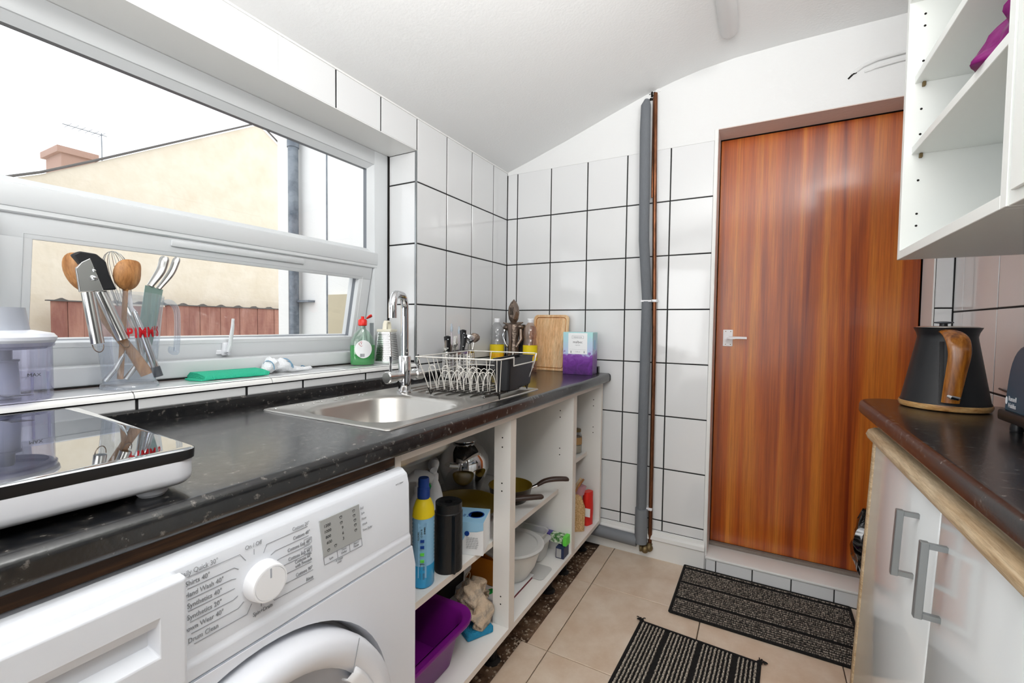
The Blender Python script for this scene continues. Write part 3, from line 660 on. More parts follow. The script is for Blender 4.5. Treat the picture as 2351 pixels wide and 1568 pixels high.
b = MB(); b.prism([(1.301, .7725), (1.3835, .7725), (1.3895, .708), (1.308, .709)], 'X', X-.002, X+.0001); dsp = b.build('display', 'display', wm, smooth=0)
b = MB(); q = [(1.308, .709), (1.3895, .708), (1.391, .6935), (1.310, .695)]
for i in range(4): b.cyl((X, *q[i]), (X, *q[(i+1) % 4]), .0004, 4)
for t in (.335, .66): b.cyl((X, 1.308+.0815*t, .7085), (X, 1.310+.081*t, .6945), .0004, 4)
b.build('button_frame', 'grey_ink', wm)
for s, y, z in (('1200', 1.308, .758), ('1000', 1.309, .748), ('800', 1.312, .738), ('600', 1.314, .728), ('9', 1.345, .742), ('6', 1.346, .732), ('3', 1.347, .722)):
    text(s, .0072, (X+.0003, y, z), (0, 1, 0), (1, 0, 0), 'dark_ink', dsp)
b = MB()
for y, z in ((1.343, .764), (1.344, .754), (1.371, .765), (1.372, .756), (1.374, .747), (1.375, .738), (1.376, .728), (1.318, .717), (1.332, .719)):
    b.lathe([(.0022, 0), (.0027, .0002), (.0022, .0004)], (X+.0002, y, z), 8, axis='X', cap=False); b.box(X+.0001, X+.0004, y-.003, y+.003, z+.001, z+.0016)
b.build('display_symbols', 'dark_ink', dsp)
for s, y, z in (('Spin', 1.323, .6995), ('Time\nDelay', 1.35, .7035), ('Start/\nPause', 1.377, .7030)): text(s, .0052, (X+.0003, y, z), (0, 1, 0), (1, 0, 0), 'grey_ink', wm, align='CENTER')
text('3" Child\nLock', .0045, (X+.0003, 1.340, .690), (0, 1, 0), (1, 0, 0), 'grey_ink', wm, align='CENTER')
for s, y, z in (('End', 1.386, .7615), ('Spin', 1.388, .7515), ('Rinse', 1.3895, .741), ('Wash', 1.391, .730), ('Time Delay', 1.392, .719)): text(s, .0058, (X+.0003, y, z), (0, 1, 0), (1, 0, 0), 'grey_ink', wm, sx=.85)
text('WTG7200W', .004, (X-.0009, 1.478, .7765), (0, 1, 0), (1, 0, 0), 'grey_ink', wm)
b = MB(); b.box(.60, .6228, y0, y1-.002, .6372, .6393); b.build('panel_seam', 'greyp', wm)

# ------------------------------------------------------------ left base cabinets
CX = .575
def hole(p, x, y, z, r=.0024):
    if 'h' not in TC:
        q = MB(); q.cyl((0, -.0006, 0), (0, .0004, 0), r, 10); o = q.build('peg_hole', 'hole', None); TC['h'] = o.data; bpy.data.objects.remove(o)
    o = bpy.data.objects.new('peg_hole', TC['h']); COL.objects.link(o); o.parent = p; o.location = Vector((x, y, z))-RL[p]
c1 = thing('base_cabinet', 'wide open white double base cabinet with one shelf, beside the washing machine', 'cabinet', (.3, 2.05, 0))
def panel(n, x0, x1, y0, y1, z0, z1, p, edge=None, m='melamine'):
    b = MB(); b.box(x0, x1, y0, y1, z0, z1, .0008); o = b.build(n, m, p, smooth=0)
    if edge:
        b = MB(); ex = {'X': (x1-.0002, x1+.0006, y0, y1, z0, z1)}[edge]; b.box(*ex); b.build('edge_band', 'cabedge', o, smooth=0)
    return o
panel('side_panel', .045, CX, 1.520, 1.538, .122, .82, c1, 'X'); panel('side_panel', .045, CX, 2.567, 2.5845, .122, .82, c1, 'X')
panel('centre_stile', .515, CX, 2.028, 2.062, .14, .802, c1, 'X')
panel('bottom_panel', .045, CX, 1.5385, 2.567, .122, .14, c1, 'X'); panel('back_panel', .04, .048, 1.517, 2.585, .122, .80, c1)
panel('top_rail', CX-.1, CX, 1.5385, 2.567, .803, .8205, c1, 'X'); panel('shelf', .05, .512, 1.5385, 2.566, .387, .405, c1, 'X')
for z in (.745, .715, .60, .575, .235, .21): hole(c1, .545, 2.028, z)
for z in (.74, .712, .58, .552, .155): hole(c1, .515, 2.567, z)
hole(c1, .40, 2.567, .32)
for x in (.12, .50):
    for yy in (1.6, 2.05, 2.5):
        b = MB(); b.lathe([(.03, 0), (.03, .006), (.018, .012), (.018, .11), (.03, .122)], (x, yy, -.009), 14); b.build('leg', 'black', c1)
c2 = thing('base_cabinet', 'narrow open white base cabinet against the far tiled wall', 'cabinet', (.3, 2.77, 0))
panel('side_panel', .045, CX, 2.5855, 2.603, .122, .82, c2, 'X'); panel('side_panel', .045, CX, 2.942, 2.960, .122, .82, c2, 'X')
panel('bottom_panel', .045, CX, 2.603, 2.942, .122, .14, c2, 'X'); panel('back_panel', .04, .048, 2.586, 2.96, .122, .80, c2)
panel('top_rail', CX-.1, CX, 2.603, 2.942, .803, .8205, c2, 'X'); panel('shelf', .05, .505, 2.604, 2.941, .455, .473, c2, 'X')
for z in (.735, .705, .60, .572, .25, .225, .43): hole(c2, .535 if z != .43 else .47, 2.942, z)
for x in (.12, .50):
    for yy in (2.66, 2.9):
        b = MB(); b.lathe([(.028, 0), (.028, .006), (.017, .012), (.017, .11), (.03, .122)], (x, yy, -.009), 14); b.build('leg', 'black', c2)

# ------------------------------------------------------------ right worktop and cabinet
RT = .885
wr2 = thing('worktop', 'dark speckled worktop with rounded end under the kettle', 'worktop', (1.68, 2.0, .847))
b = MB(); prof = [(0, .847), (.004, .848), (.0, .0)]
def wtring(off, z):
    x0, x1, y0_, y1_ = 1.512+off, 1.848, .9, 2.60-off*0; r = .10-off
    return [(x1, y0_, z), (x1, y1_-off, z)]+[(x0+r-r*sin(a), y1_-off-r+r*cos(a), z) for a in [pi/2*t/10 for t in range(11)]]+[(x0, y0_, z)]
b.strip([wtring(o, z) for o, z in ((.010, .847), (.003, .849), (0, .854), (0, .874), (.003, .881), (.008, .8845), (.014, .885))], True, True)
b.build('worktop_slab', 'worktop', wr2, smooth=50)
rc_ = thing('base_cabinet', 'slim base cabinet with glossy white doors and oak trim, right side', 'cabinet', (1.545, 2.0, .0))
FXr = 1.516
b = MB(); b.box(FXr+.002, 1.80, 1.2, 2.392, .012, .80, .001); b.build('carcass', 'oak', rc_, smooth=0)
b = MB(); b.prism([(FXr-.012, .786), (FXr-.030, .791), (FXr-.035, .802), (FXr-.030, .815), (FXr-.016, .822), (FXr+.02, .824), (FXr+.02, .786)], 'Y', 1.2, 2.41); b.build('cornice_trim', 'oak', rc_, smooth=50)
b = MB(); b.box(FXr-.020, FXr+.002, 2.378, 2.400, .004, .80, .005, 2); b.build('edge_strip', 'oak', rc_)
for ya, yb in ((1.868, 2.376), (1.35, 1.862)):
    b = MB(); b.box(FXr-.016, FXr+.001, ya, yb, .014, .787, .002, 2); dd_ = b.build('door', 'door_gloss', rc_)
    hy_ = 1.90 if ya > 1.8 else 1.838
    hy_ = 1.975 if ya > 1.8 else 1.82
    b = MB(); xs, xe = FXr-.016, FXr-.046; z0, z1 = .60, .735
    b.tube([(xs, hy_-.0, z1-.006), (xe, hy_, z1-.006)], .0065, 4); b.tube([(xs, hy_, z0+.006), (xe, hy_, z0+.006)], .0065, 4)
    b.box(xe-.006, xe+.006, hy_-.006, hy_+.006, z0, z1, .001); b.build('bar_handle', 'alu', dd_, smooth=0)
rc_.rotation_euler = (0, radians(2.4), 0)
b = MB(); b.box(1.70, 1.84, 1.25, 2.37, .80, .847); b.build('support_rail', 'oak', wr2, smooth=0)

# ------------------------------------------------------------ wall cabinets
wc = thing('wall_cabinet', 'open white wall cabinet with shelves, right of the door', 'wall cabinet', (1.68, 1.9, 1.26))
WXc = 1.52; ya, yb = 1.643, 2.178
panel('side_panel', WXc, 1.845, yb-.018, yb, 1.262, 1.93, wc, None, 'melamine_cool'); panel('side_panel', WXc, 1.845, ya, ya+.018, 1.262, 1.93, wc, None, 'melamine_cool')
panel('bottom_panel', WXc, 1.845, ya+.018, yb-.018, 1.262, 1.281, wc, None, 'melamine_cool'); panel('top_panel', WXc, 1.845, ya+.018, yb-.018, 1.836, 1.854, wc, None, 'melamine_cool')
panel('back_panel', 1.838, 1.845, ya+.018, yb-.018, 1.281, 1.842, wc, None, 'melamine_cool')
for z in (1.655, 1.497):
    panel('shelf', 1.534, 1.838, ya+.0185, yb-.0185, z, z+.017, wc, None, 'melamine_cool')
    b = MB(); b.box(1.5465, 1.5525, yb-.026, yb-.018, z-.010, z, .001); b.build('shelf_pin', 'brass', wc)
for z in (1.806, 1.780, 1.703, 1.597, 1.541, 1.438, 1.363, 1.336): hole(wc, 1.5475, yb-.0181, z)
wc2 = thing('wall_cabinet', 'closed white wall cabinet at the right edge of the photo', 'wall cabinet', (1.68, 1.3, 1.26))
panel('carcass', WXc+.002, 1.845, 1.05, 1.641, 1.262, 1.93, wc2, None, 'melamine_cool')
b = MB(); b.box(WXc-.003, WXc+.002, 1.052, 1.6245, 1.278, 1.93, .001); b.build('door', 'melamine_cool', wc2, smooth=0)

# ------------------------------------------------------------ pipes on the far wall
pp = thing('insulated_pipe', 'vertical grey foam-lagged pipe on the far tiled wall', 'pipe', (.76, 2.95, .06))
b = MB(); b.tube([(.776, 2.966, 1.223), (.758, 2.958, 1.5), (.752, 2.958, 2.0), (.752, 2.962, 2.12), (.756, 2.966, 2.145)], [.0225, .0235, .024, .022, .012], 18); b.build('foam_lagging', 'foam', pp)
b = MB(); b.tube([(.776, 2.966, 1.216), (.772, 2.966, .7), (.772, 2.965, .225)], .0235, 18); b.build('foam_lagging', 'foam', pp)
b = MB(); b.tube([(.774, 2.962, .235), (.774, 2.962, .07)], .029, 18); b.build('pipe_sleeve', 'foamcut', pp)
b = MB(); b.box(.752, .80, 2.945, 2.99, 1.214, 1.2215); b.build('clip', 'whitep', pp)
b = MB(); b.tube([(.755, 2.962, .075), (.50, 2.955, .085), (.3, 2.955, .09)], .028, 18); b.build('horizontal_lagging', 'foamcut', pp)
cp = thing('copper_pipe', 'thin brown copper pipe beside the grey lagged pipe', 'pipe', (.80, 2.98, .06))
b = MB(); b.tube([(.79, 2.981, 2.175), (.799, 2.981, 1.6), (.811, 2.981, 1.0), (.813, 2.981, .07)], .0095, 12); b.tube([(.782, 2.985, 2.16), (.784, 2.985, 1.7)], .0045, 8); b.build('pipe', 'copper', cp)
for z in (1.219, .235):
    b = MB(); b.box(.79, .821, 2.966, 2.999, z-.006, z+.006, .002); b.build('pipe_clip', 'whitep', cp)
b = MB(); b.tube([(.77, 2.958, .045), (.81, 2.975, .045), (.81, 2.98, .07)], .016, 12); b.ball((.795, 2.958, .045), .019, 10); b.ball((.812, 2.97, .05), .018, 10); b.build('elbow_joint', 'brass', cp)
b = MB()
for i in range(26): b.ball((.775+random.uniform(-.03, .035), 2.998, 2.185+random.uniform(-.03, .022)), random.uniform(.004, .011), 7, (1, .4, 1))
b.build('plaster_hole_rubble', 'plaster', wall_far)
b = MB()
for i in range(10): b.ball((.772+random.uniform(-.016, .02), 2.996, 2.170+random.uniform(-.014, .02)), random.uniform(.003, .007), 7, (1, .6, 1))
b.build('plaster_hole', 'hole', wall_far)
cb = thing('painted_cable', 'white painted cable bulging from the wall above the door', 'cable', (1.6, 2.99, 2.08))
b = MB(); b.tube([(1.525, 3.001, 2.083), (1.56, 2.996, 2.105), (1.60, 2.993, 2.117), (1.66, 2.992, 2.122), (1.845, 2.992, 2.128)], .007, 8); b.tube([(1.565, 3.001, 2.083), (1.60, 2.995, 2.09), (1.66, 2.994, 2.096), (1.845, 2.994, 2.105)], .006, 8); b.build('cable_run', 'plaster', cb)
b = MB(); b.tube([(1.515, 3.0, 2.068), (1.53, 2.997, 2.083), (1.54, 2.999, 2.086)], .0035, 6); b.build('cable_end', 'hole', cb)
lt = thing('ceiling_light', 'unlit white batten light on the ceiling, round-ended diffuser', 'ceiling light', (1.108, 2.2, 2.24))
b = MB(); b.box(1.09, 1.126, 1.5, 2.74, 2.24, 2.258); b.build('batten', 'whitep', lt)
rows = []
for yv, k in ((1.45, .8), (1.47, 1), (2.735, 1), (2.757, .85), (2.77, .45), (2.773, .1)): rows.append([(1.108+.033*k*cos(a), yv, 2.232+.034*k*sin(a)-(1-k)*.0) for a in [pi*2*t/20 for t in range(20)]])
b = MB(); b.strip(rows, True, True); b.build('diffuser', clear('diffuser_plastic', '#F2F2F2', milky=.75, rough=.15), lt)

# ------------------------------------------------------------ mats
def matt(nm, label, x0, x1, y0, y1, rib, m, rot, loc, tassel):
    t = thing(nm, label, 'doormat', (0, 0, 0), None); w, h = x1-x0, y1-y0
    b = MB(); b.box(-w/2, w/2, -h/2, h/2, 0, .004, .001); b.build('backing', 'matblack', t)
    b = MB(); q = .0045
    for (A, B_) in (((-w/2, -h/2), (w/2, -h/2)), ((w/2, -h/2), (w/2, h/2)), ((w/2, h/2), (-w/2, h/2)), ((-w/2, h/2), (-w/2, -h/2))): b.tube([(A[0], A[1], .0045), (B_[0], B_[1], .0045)], .0055, 6)
    b.build('bound_edge', 'matblack', t)
    b = MB(); n = int((h if rib == 'x' else w)/(.0138 if rib == 'x' else .0122)); k = 0
    for i in range(n):
        if (i*7) % 9 == 4: continue
        s = -(h if rib == 'x' else w)/2+.010+i*(((h if rib == 'x' else w)-.02)/(n-1)); Ln = (w if rib == 'x' else h)-.014; N = 60; row = []
        for j in range(N+1):
            u = -Ln/2+Ln*j/N; wob = .0007*((-1)**j)+.0006*random.uniform(-1, 1); z = .0062+.0009*((j % 2))
            row.append((u, s+wob, z) if rib == 'x' else (s+wob, u, z))
        b.tube(row, .0031 if (i % 5) else .0038, 5, flat=1)
    o = b.build('ribbed_pile', m, t); o['kind'] = 'stuff'
    if tassel:
        for sx in (-1, 1):
            b = MB()
            for k in range(12):
                a = radians(60 if sx > 0 else 120)+random.uniform(-.9, .9); L = random.uniform(.012, .03); b.tube([(sx*w/2, h/2, .005), (sx*w/2+cos(a)*L*.6, h/2+sin(a)*L*.6, .012), (sx*w/2+cos(a)*L, h/2+sin(a)*L, .006)], .0018, 5)
            b.ball((sx*w/2, h/2+.004, .007), .009, 8, (1, 1, .7)); b.build('tassel', 'matblack', t)
    t.location = loc; t.rotation_euler = (0, 0, rot); return t
matt('doormat', 'black and grey ribbed mat lying below the door step', .975, 1.585, 2.592, 2.975, 'x', 'yarn_a', radians(-.5), (1.276, 2.785, .0), False)
matt('doormat', 'black and cream striped mat with tufted corners, nearest the camera', 0, .385, 0, .62, 'y', 'yarn_b', radians(-3), (1.065, 2.16, .0), True)

# black bag
bgm = thing('plastic_bag', 'crumpled black plastic bag standing behind the right cabinet', 'bag', (1.637, 2.64, 0))
b = MB(); rows = []
for i in range(15):
    t_ = i/14; z = .001+.50*t_; row = []
    for j in range(28):
        a = 2*pi*j/28; r = (.026 if t_ < .5 else .026+.030*sin(pi*(t_-.5)/.5))*(1+.2*sin(5*a+i*.8)+.08*sin(9*a-i)); row.append((1.600-.006*(t_ > .55)+r*cos(a), 2.68+r*sin(a)*1.2, z))
    rows.append(row)
b.strip(rows, True, True); b.build('bag_body', 'blackgloss', bgm, smooth=50)
b = MB(); b.tube([(1.60, 2.68, .49), (1.62, 2.65, .53), (1.64, 2.62, .55)], .004, 6); b.build('bag_handle', 'black', bgm)
# ------------------------------------------------------------ sill things
SZ = .9385
fp = thing('food_processor_bowl', 'clear food processor bowl with grey feed tube lid at the left end of the sill', 'food processor', (-.065, 1.095, SZ))
c = (-.065, 1.095, 0)
b = MB(); b.lathe([(.074, SZ), (.0795, SZ+.004), (.0795, 1.044), (.083, 1.046), (.083, 1.06)], c, 40, cap=False); b.build('bowl', 'clearv', fp)
b = MB(); b.lathe([(.0005, SZ+.003), (.076, SZ+.0032)], c, 40, cap=False); b.build('bowl_base', 'clearv', fp)
b = MB(); b.lathe([(.086, 1.058), (.087, 1.064), (.082, 1.071), (.055, 1.077), (.040, 1.079)], c, 40, cap=True); b.lathe([(.070, 1.040), (.078, 1.044), (.086, 1.058)], c, 40, cap=False); b.build('lid', 'lid', fp)
b = MB(); b.lathe([(.050, 1.077), (.044, 1.122), (.040, 1.122), (.040, 1.08)], (-.06, 1.092, 0), 32, sx=1.0, cap=False); b.build('feed_tube', 'greyp', fp)
b = MB(); b.lathe([(.022, SZ+.004), (.0195, SZ+.075), (.022, SZ+.077), (.022, SZ+.080), (.012, SZ+.080), (.012, SZ+.1), (.010, 1.045)], (-.06, 1.105, 0), 20); b.build('blade_hub', 'greyp', fp)
b = MB(); b.prism([(-.05, 1.09), (-.01, 1.10), (.000, 1.13), (-.03, 1.112)], 'Z', SZ+.012, SZ+.0135); b.prism([(-.07, 1.09), (-.11, 1.05), (-.1, 1.10)], 'Z', SZ+.03, SZ+.0315); b.build('blade', 'stainless', fp)
for yv in (1.135, 1.158):
    b = MB(); b.cyl((-.025, yv, SZ+.006), (-.025, yv, SZ+.055), .0022, 8); b.build('rib', 'clearv', fp)
text('MAX', .009, (.0153, 1.118, SZ+.050), (0, 1, 0), (1, 0, 0), 'dark_ink', fp)

JX, JY = -.078, 1.314
jg = thing('plastic_jug', 'clear plastic jug with red lettering holding kitchen utensils', 'jug', (JX, JY, SZ))
def jprof(t): return .047+.0195*t
rows = []
N = 40
for i in range(12):
    t = i/11; z = SZ+.012+.215*t; row = []
    for k in range(N):
        a = 2*pi*k/N; r = jprof(t)
        if t > .8: r += .012*max(0, cos(a+pi/2))**6*(t-.8)*5
        zz = z+(.012*(max(0, cos(a+pi/2+.2)))**2-.008*max(0, cos(a-pi/2))**2)*max(0, (t-.75)*4)
        row.append((JX+r*cos(a)*.9, JY+r*sin(a)*1.05, zz))
    rows.append(row)
b = MB(); b.strip(rows, True); b.build('jug_body', 'clearjug', jg)
b = MB(); b.lathe([(.050, SZ+.0005), (.056, SZ+.002), (.054, SZ+.010), (.050, SZ+.014), (.0005, SZ+.012)], (JX, JY, 0), 36, sx=.95, cap=False); b.build('jug_foot', 'clearjug', jg)
hpts = [(JX+.005, JY+.070, SZ+.205), (JX+.006, JY+.084, SZ+.208), (JX+.007, JY+.096, SZ+.193), (JX+.008, JY+.099, SZ+.165), (JX+.008, JY+.098, SZ+.12), (JX+.008, JY+.096, SZ+.092), (JX+.008, JY+.094, SZ+.079), (JX+.008, JY+.084, SZ+.084), (JX+.008, JY+.085, SZ+.094)]
b = MB(); b.tube(hpts, .0068, 12, sm=4); b.build('jug_handle', 'clearjug', jg)
s_ = "PIMM'S"; a = -.024
for ch, w in zip(s_, (.0130, .0090, .0175, .0175, .0065, .011)):
    th_ = (a+w/2)/.060; rr = .0575
    text(ch, .032, (JX+cos(th_)*rr*.9+.0008, JY+sin(th_)*rr*1.05, SZ+.122+.004*(a/.07)), (-sin(th_)*.95, cos(th_), .03), (cos(th_), sin(th_), .0), 'redink', jg, sx=.66, bold=.0012, align='CENTER'); a += w
UG = None
def uten(nm, label, cat): return thing(nm, label, cat, (JX, JY, SZ+.02))
def J(dx, dy, z): return Vector((JX+dx, JY+dy, z))
def spoonhead(t, c, ax, wd, nrm, L, Wd, m, corner=False):
    ax = Vector(ax).normalized(); wd = Vector(wd).normalized(); nrm = ax.cross(wd).normalized(); b = MB()
    def pt(u, v, h): return Vector(c)+ax*u+wd*v+nrm*h
    rings = []
    for k, (s, h) in enumerate(((0.01, -.006), (.45, -.0045), (.78, .0), (.86, .003), (1.0, .003), (1.0, -.001), (.85, -.006), (.4, -.011), (.01, -.013))):
        row = []
        for i in range(28):
            a = 2*pi*i/28; u = cos(a)*L*s; v = sin(a)*Wd*s
            if corner and s > .84 and 0 < a < pi/2:
                p = abs(cos(a))**.45; q = abs(sin(a))**.45; u, v = p*L*s, q*Wd*s
            row.append(pt(u, v, h))
        rings.append(row)
    b.strip(rings, True, True); return b.build('spoon_bowl', m, t)
t = uten('wooden_spoon', 'round wooden spoon leaning left in the jug', 'spoon')
spoonhead(t, J(-.0, -.086, 1.203), (.0, -.34, .94), (.72, .66, .2), None, .045, .029, 'spoon')
b = MB(); b.tube([J(-.0, -.070, 1.165), J(.0, -.045, 1.10), J(.005, .005, 1.02), J(.012, .030, .968)], [.007, .009, .012, .0145], 12, flat=.6); b.build('handle', 'spoon', t)
t = uten('wooden_spatula_spoon', 'cornered wooden spoon standing upright in the jug', 'spoon')
spoonhead(t, J(.03, -.012, 1.205), (0, .06, 1), (-.3, 1, 0), None, .036, .030, 'spoon', True)
b = MB(); b.tube([J(.03, -.016, 1.175), J(.012, -.014, 1.1), J(-.01, -.015, .96)], [.0055, .0055, .0065], 12, flat=.7); b.build('handle', 'spoon', t)
t = uten('can_opener', 'black and steel can opener hooked over the jug rim', 'can opener')
for (a0_, a1_, n) in ((J(.056, -.092, 1.158), J(.064, -.080, 1.048), 0), (J(.03, -.062, 1.162), J(.045, -.028, 1.055), 1)):
    b = MB(); b.tube([a0_, a1_], .0115, 14); b.build('handle', 'stainless', t)
    dd = (a1_-a0_).normalized(); b = MB(); ctr = a1_+dd*.002; b.tube([ctr+Vector((0, .0095*cos(q), 0))+dd*(.017*sin(q)) for q in [pi*i/10 for i in range(11)]], .0011, 6); b.build('hanging_loop', 'darksteel', t)
b = MB(); b.prism([(JY-.104, 1.158), (JY-.109, 1.208), (JY-.100, 1.222), (JY-.086, 1.232), (JY-.074, 1.195), (JY-.064, 1.163)], 'X', JX+.046, JX+.054); b.build('cutter_plate', 'stainless', t, smooth=0, bev=.001)
b = MB(); b.prism([(JY-0.114, 1.236), (JY-0.102, 1.245), (JY-0.074, 1.243), (JY-0.058, 1.228), (JY-0.052, 1.200), (JY-0.040, 1.168), (JY-0.068, 1.164), (JY-0.086, 1.172), (JY-0.092, 1.20), (JY-0.104, 1.222)], 'X', JX+.034, JX+.052); b.build('turning_knob', 'blackmatte', t, bev=.003)
b = MB(); b.ball(J(.056, -.081, 1.190), .0062, 12); b.ball(J(.054, -.080, 1.206), .0038, 10); b.build('rivet', 'chrome', t)
t = uten('whisk', 'wire balloon whisk at the back of the jug', 'whisk')
b = MB(); c0 = J(-.03, .004, 1.135); dz = Vector((-.05, -.16, 1)).normalized(); u1 = dz.orthogonal().normalized(); u2 = dz.cross(u1)
for i in range(6):
    a = pi*i/6; w_ = u1*cos(a)+u2*sin(a); b.tube([c0+dz*(.130*sin(q)**.8)+w_*(.040*(-cos(q))*(.35+.65*sin(q))) for q in [pi*k/16 for k in range(17)]], .0007, 5)
b.build('whisk_wires', 'stainless', t)
b = MB(); b.tube([c0, J(-.01, .02, 1.07), J(.0, .03, .965)], .0065, 10); b.build('handle', 'stainless', t)
t = uten('peeler', 'slim steel-handled utensil resting with its handle down in the jug', 'utensil')
b = MB(); b.tube([J(.005, .008, 1.12), J(.02, .022, 1.06), J(.024, .042, .985)], [.006, .008, .008], 14); b.build('handle', 'stainless', t)
b = MB(); b.tube([J(.024, .042, .986), J(.026, .048, .962)], .0095, 12); b.build('end_cap', 'gasket', t)
b = MB(); b.tube([J(.0, .0, 1.165), J(.003, .004, 1.13), J(.007, .010, 1.115)], [.006, .004, .006], 10, flat=.4); b.build('neck', 'whitep', t)
for (lb, p0, p1, p2, w) in (('left of two steel-handled knives standing in the jug', J(-.01, .082, 1.262), J(-.01, .048, 1.185), J(.0, .02, .97), .0105), ('right of two steel-handled knives standing in the jug', J(-.015, .112, 1.264), J(-.015, .068, 1.18), J(-.0, .030, .975), .0085)):
    t = uten('kitchen_knife', lb, 'knife')
    m_ = p0.lerp(p1, .5)+Vector((0, .006, 0))
    b = MB(); b.tube([p0, p0.lerp(m_, .25), m_, p1], [w*.7, w*1.05, w, w*.72], 14, flat=.6, sm=5); b.build('handle', 'stainless', t)
    b = MB(); dd = (p2-p1).normalized(); sd = Vector((0, 1, 0)); sd = (sd-dd*sd.dot(dd)).normalized(); nn = dd.cross(sd); Lb = (p2-p1).length
    q = [p1-sd*.010, p1+sd*.010, p1+dd*Lb*.5+sd*.008, p2+sd*.002, p1+dd*Lb*.45-sd*.013]
    b.strip([[v+nn*.0007 for v in q], [v-nn*.0007 for v in q]], True, True); b.build('blade', mat('tinted_blade', '#9CB8B0', .25, .7), t, smooth=0)
for k, (lb, dx, dy, tilt) in enumerate((('small steel teaspoon handle low on the left inside the jug', -.0, -.036, -.02), ('small steel fork handle low in the middle inside the jug', -.005, .004, -.018))):
    t = uten('small_cutlery', lb, 'cutlery')
    b = MB(); b.tube([J(dx, dy+tilt*.6, .958), J(dx, dy-tilt*.4, .985), J(dx+.004, dy-tilt*1.1, 1.015), J(dx, dy-tilt*1.6, 1.06)], [.006, .0065, .0035, .003], 10, flat=.35); b.build('handle', 'stainless', t)

# green cloth
gc = thing('cleaning_cloth', 'folded green cleaning cloth on the window sill', 'cloth', (-.10, 1.56, SZ))
rows = []
for i in range(26):
    yv = 1.468+.175*i/25; w0 = .043+.001*sin(i*.9); xc = -.096+.012*(i/25-.5)
    pts = [(xc+w0, .0015), (xc+w0+.002, .005), (xc+w0*.96, .011), (xc+w0*.2, .0185+.0006*sin(i)), (xc-w0*.6, .020), (xc-w0, .008), (xc-w0*.9, .0015)]
    rows.append([(x, yv+(.006 if k in (2, 3) else 0)*sin(k), SZ+z) for k, (x, z) in enumerate(pts)])
b = MB(); b.strip(rows, True, True); b.build('cloth_fold', 'green_cloth', gc, smooth=60)
b = MB(); b.prism([(-.055, 1.462), (-.062, 1.50), (-.13, 1.505), (-.128, 1.455), (-.09, 1.448)], 'Z', SZ+.0005, SZ+.004); b.build('loose_corner', 'green_cloth', gc)
# tea towel
tt = thing('tea_towel', 'crumpled white tea towel with thin blue stripes on the sill', 'cloth', (-.10, 1.71, SZ))
def lump(pts, seg=14, sq=1): # blobby cloth roll: list of (centre, ry, rz)
    rows = []
    for i, (cx_, cy_, cz_, rx, rz) in enumerate(pts):
        rows.append([(cx_+rx*cos(2*pi*k/seg)*(1+.16*sin(3*k+i*1.7)), cy_, max(SZ+.0008, cz_+rz*sin(2*pi*k/seg)*(1+.16*cos(4*k+i*1.3)))) for k in range(seg)])
    b = MB(); b.strip(rows, True, True); return b
b = lump([(-.10, 1.652, SZ+.009, .004, .004), (-.10, 1.662, SZ+.012, .016, .012), (-.105, 1.675, SZ+.020, .028, .020), (-.11, 1.690, SZ+.027, .034, .023), (-.105, 1.703, SZ+.020, .024, .017), (-.10, 1.712, SZ+.024, .030, .021), (-.095, 1.727, SZ+.022, .030, .018), (-.09, 1.742, SZ+.012, .022, .012), (-.08, 1.76, SZ+.009, .014, .008), (-.072, 1.785, SZ+.008, .009, .006), (-.068, 1.80, SZ+.010, .007, .006), (-.066, 1.806, SZ+.009, .002, .002)])
b.build('towel_folds', 'towel', tt, smooth=60)
for yv, rx, rz, cz_ in ((1.727, .0315, .0195, .022), (1.735, .0275, .016, .017), (1.672, .026, .0195, .018), (1.792, .009, .0065, .009)):
    b = MB(); b.tube([(-.094+rx*1.12*cos(a), yv, max(SZ+.001, SZ+cz_+rz*1.12*sin(a))) for a in [radians(-10+20*k) for k in range(11)]], .0016, 5); b.build('stripe', 'towelblue', tt)

# washing-up liquid
wl = thing('washing_up_liquid', 'green washing-up liquid bottle with open red cap on the sill', 'bottle', (-.085, 2.043, SZ))
c = (-.085, 2.043, SZ); rt = radians(-35)
def oval(prof, n, m, p, cc=c, rot=None, **k):
    b = MB(); rows = []
    for r1, r2, z in prof:
        rows.append([(cc[0]+r1*cos(a)*cos(rot)-r2*sin(a)*sin(rot), cc[1]+r1*cos(a)*sin(rot)+r2*sin(a)*cos(rot), cc[2]+z) for a in [2*pi*i/32 for i in range(32)]])
    b.strip(rows, True, k.get('cap', True)); return b.build(n, m, p, smooth=50)
PR = [(.019, .038, .0005), (.023, .044, .004), (.024, .046, .03), (.0235, .0465, .075), (.021, .043, .095), (.016, .030, .120), (.0125, .016, .135), (.011, .011, .140), (.011, .011, .152)]
oval([(a*.97, b_*.97, z+.001) for a, b_, z in PR[:4]]+[(.0228, .045, .0755)], 'liquid', 'green_liq', wl, rot=rt)
oval(PR, 'bottle_body', clear('bottle_tint', '#E8F8EE', milky=.05, gloss=.5), wl, rot=rt, cap=False)
ca, sa = cos(rt), sin(rt); F = Vector((ca, sa, 0)); S = Vector((-sa, ca, 0)); C0 = Vector(c)
b = MB(); rows = []
for k in range(3):
    s = (1, .66, .01)[k]; rows.append([C0+F*(.0262*math.sqrt(max(0, 1-((.031*s*cos(a))/.0475)**2)))+S*(.031*s*cos(a))+Vector((0, 0, .062+.034*s*sin(a))) for a in [2*pi*i/28 for i in range(28)]])
b.strip(rows, True); lb_ = b.build('label', 'paper', wl)
b = MB(); cc_ = C0+F*.0255+S*(-.008)+Vector((0, 0, .082))
e = [cc_+Vector((0, 0, .010)), cc_+S*.010, cc_-Vector((0, 0, .010)), cc_-S*.010]
for i in range(4): b.cyl(e[i], e[(i+1) % 4], .0007, 5)
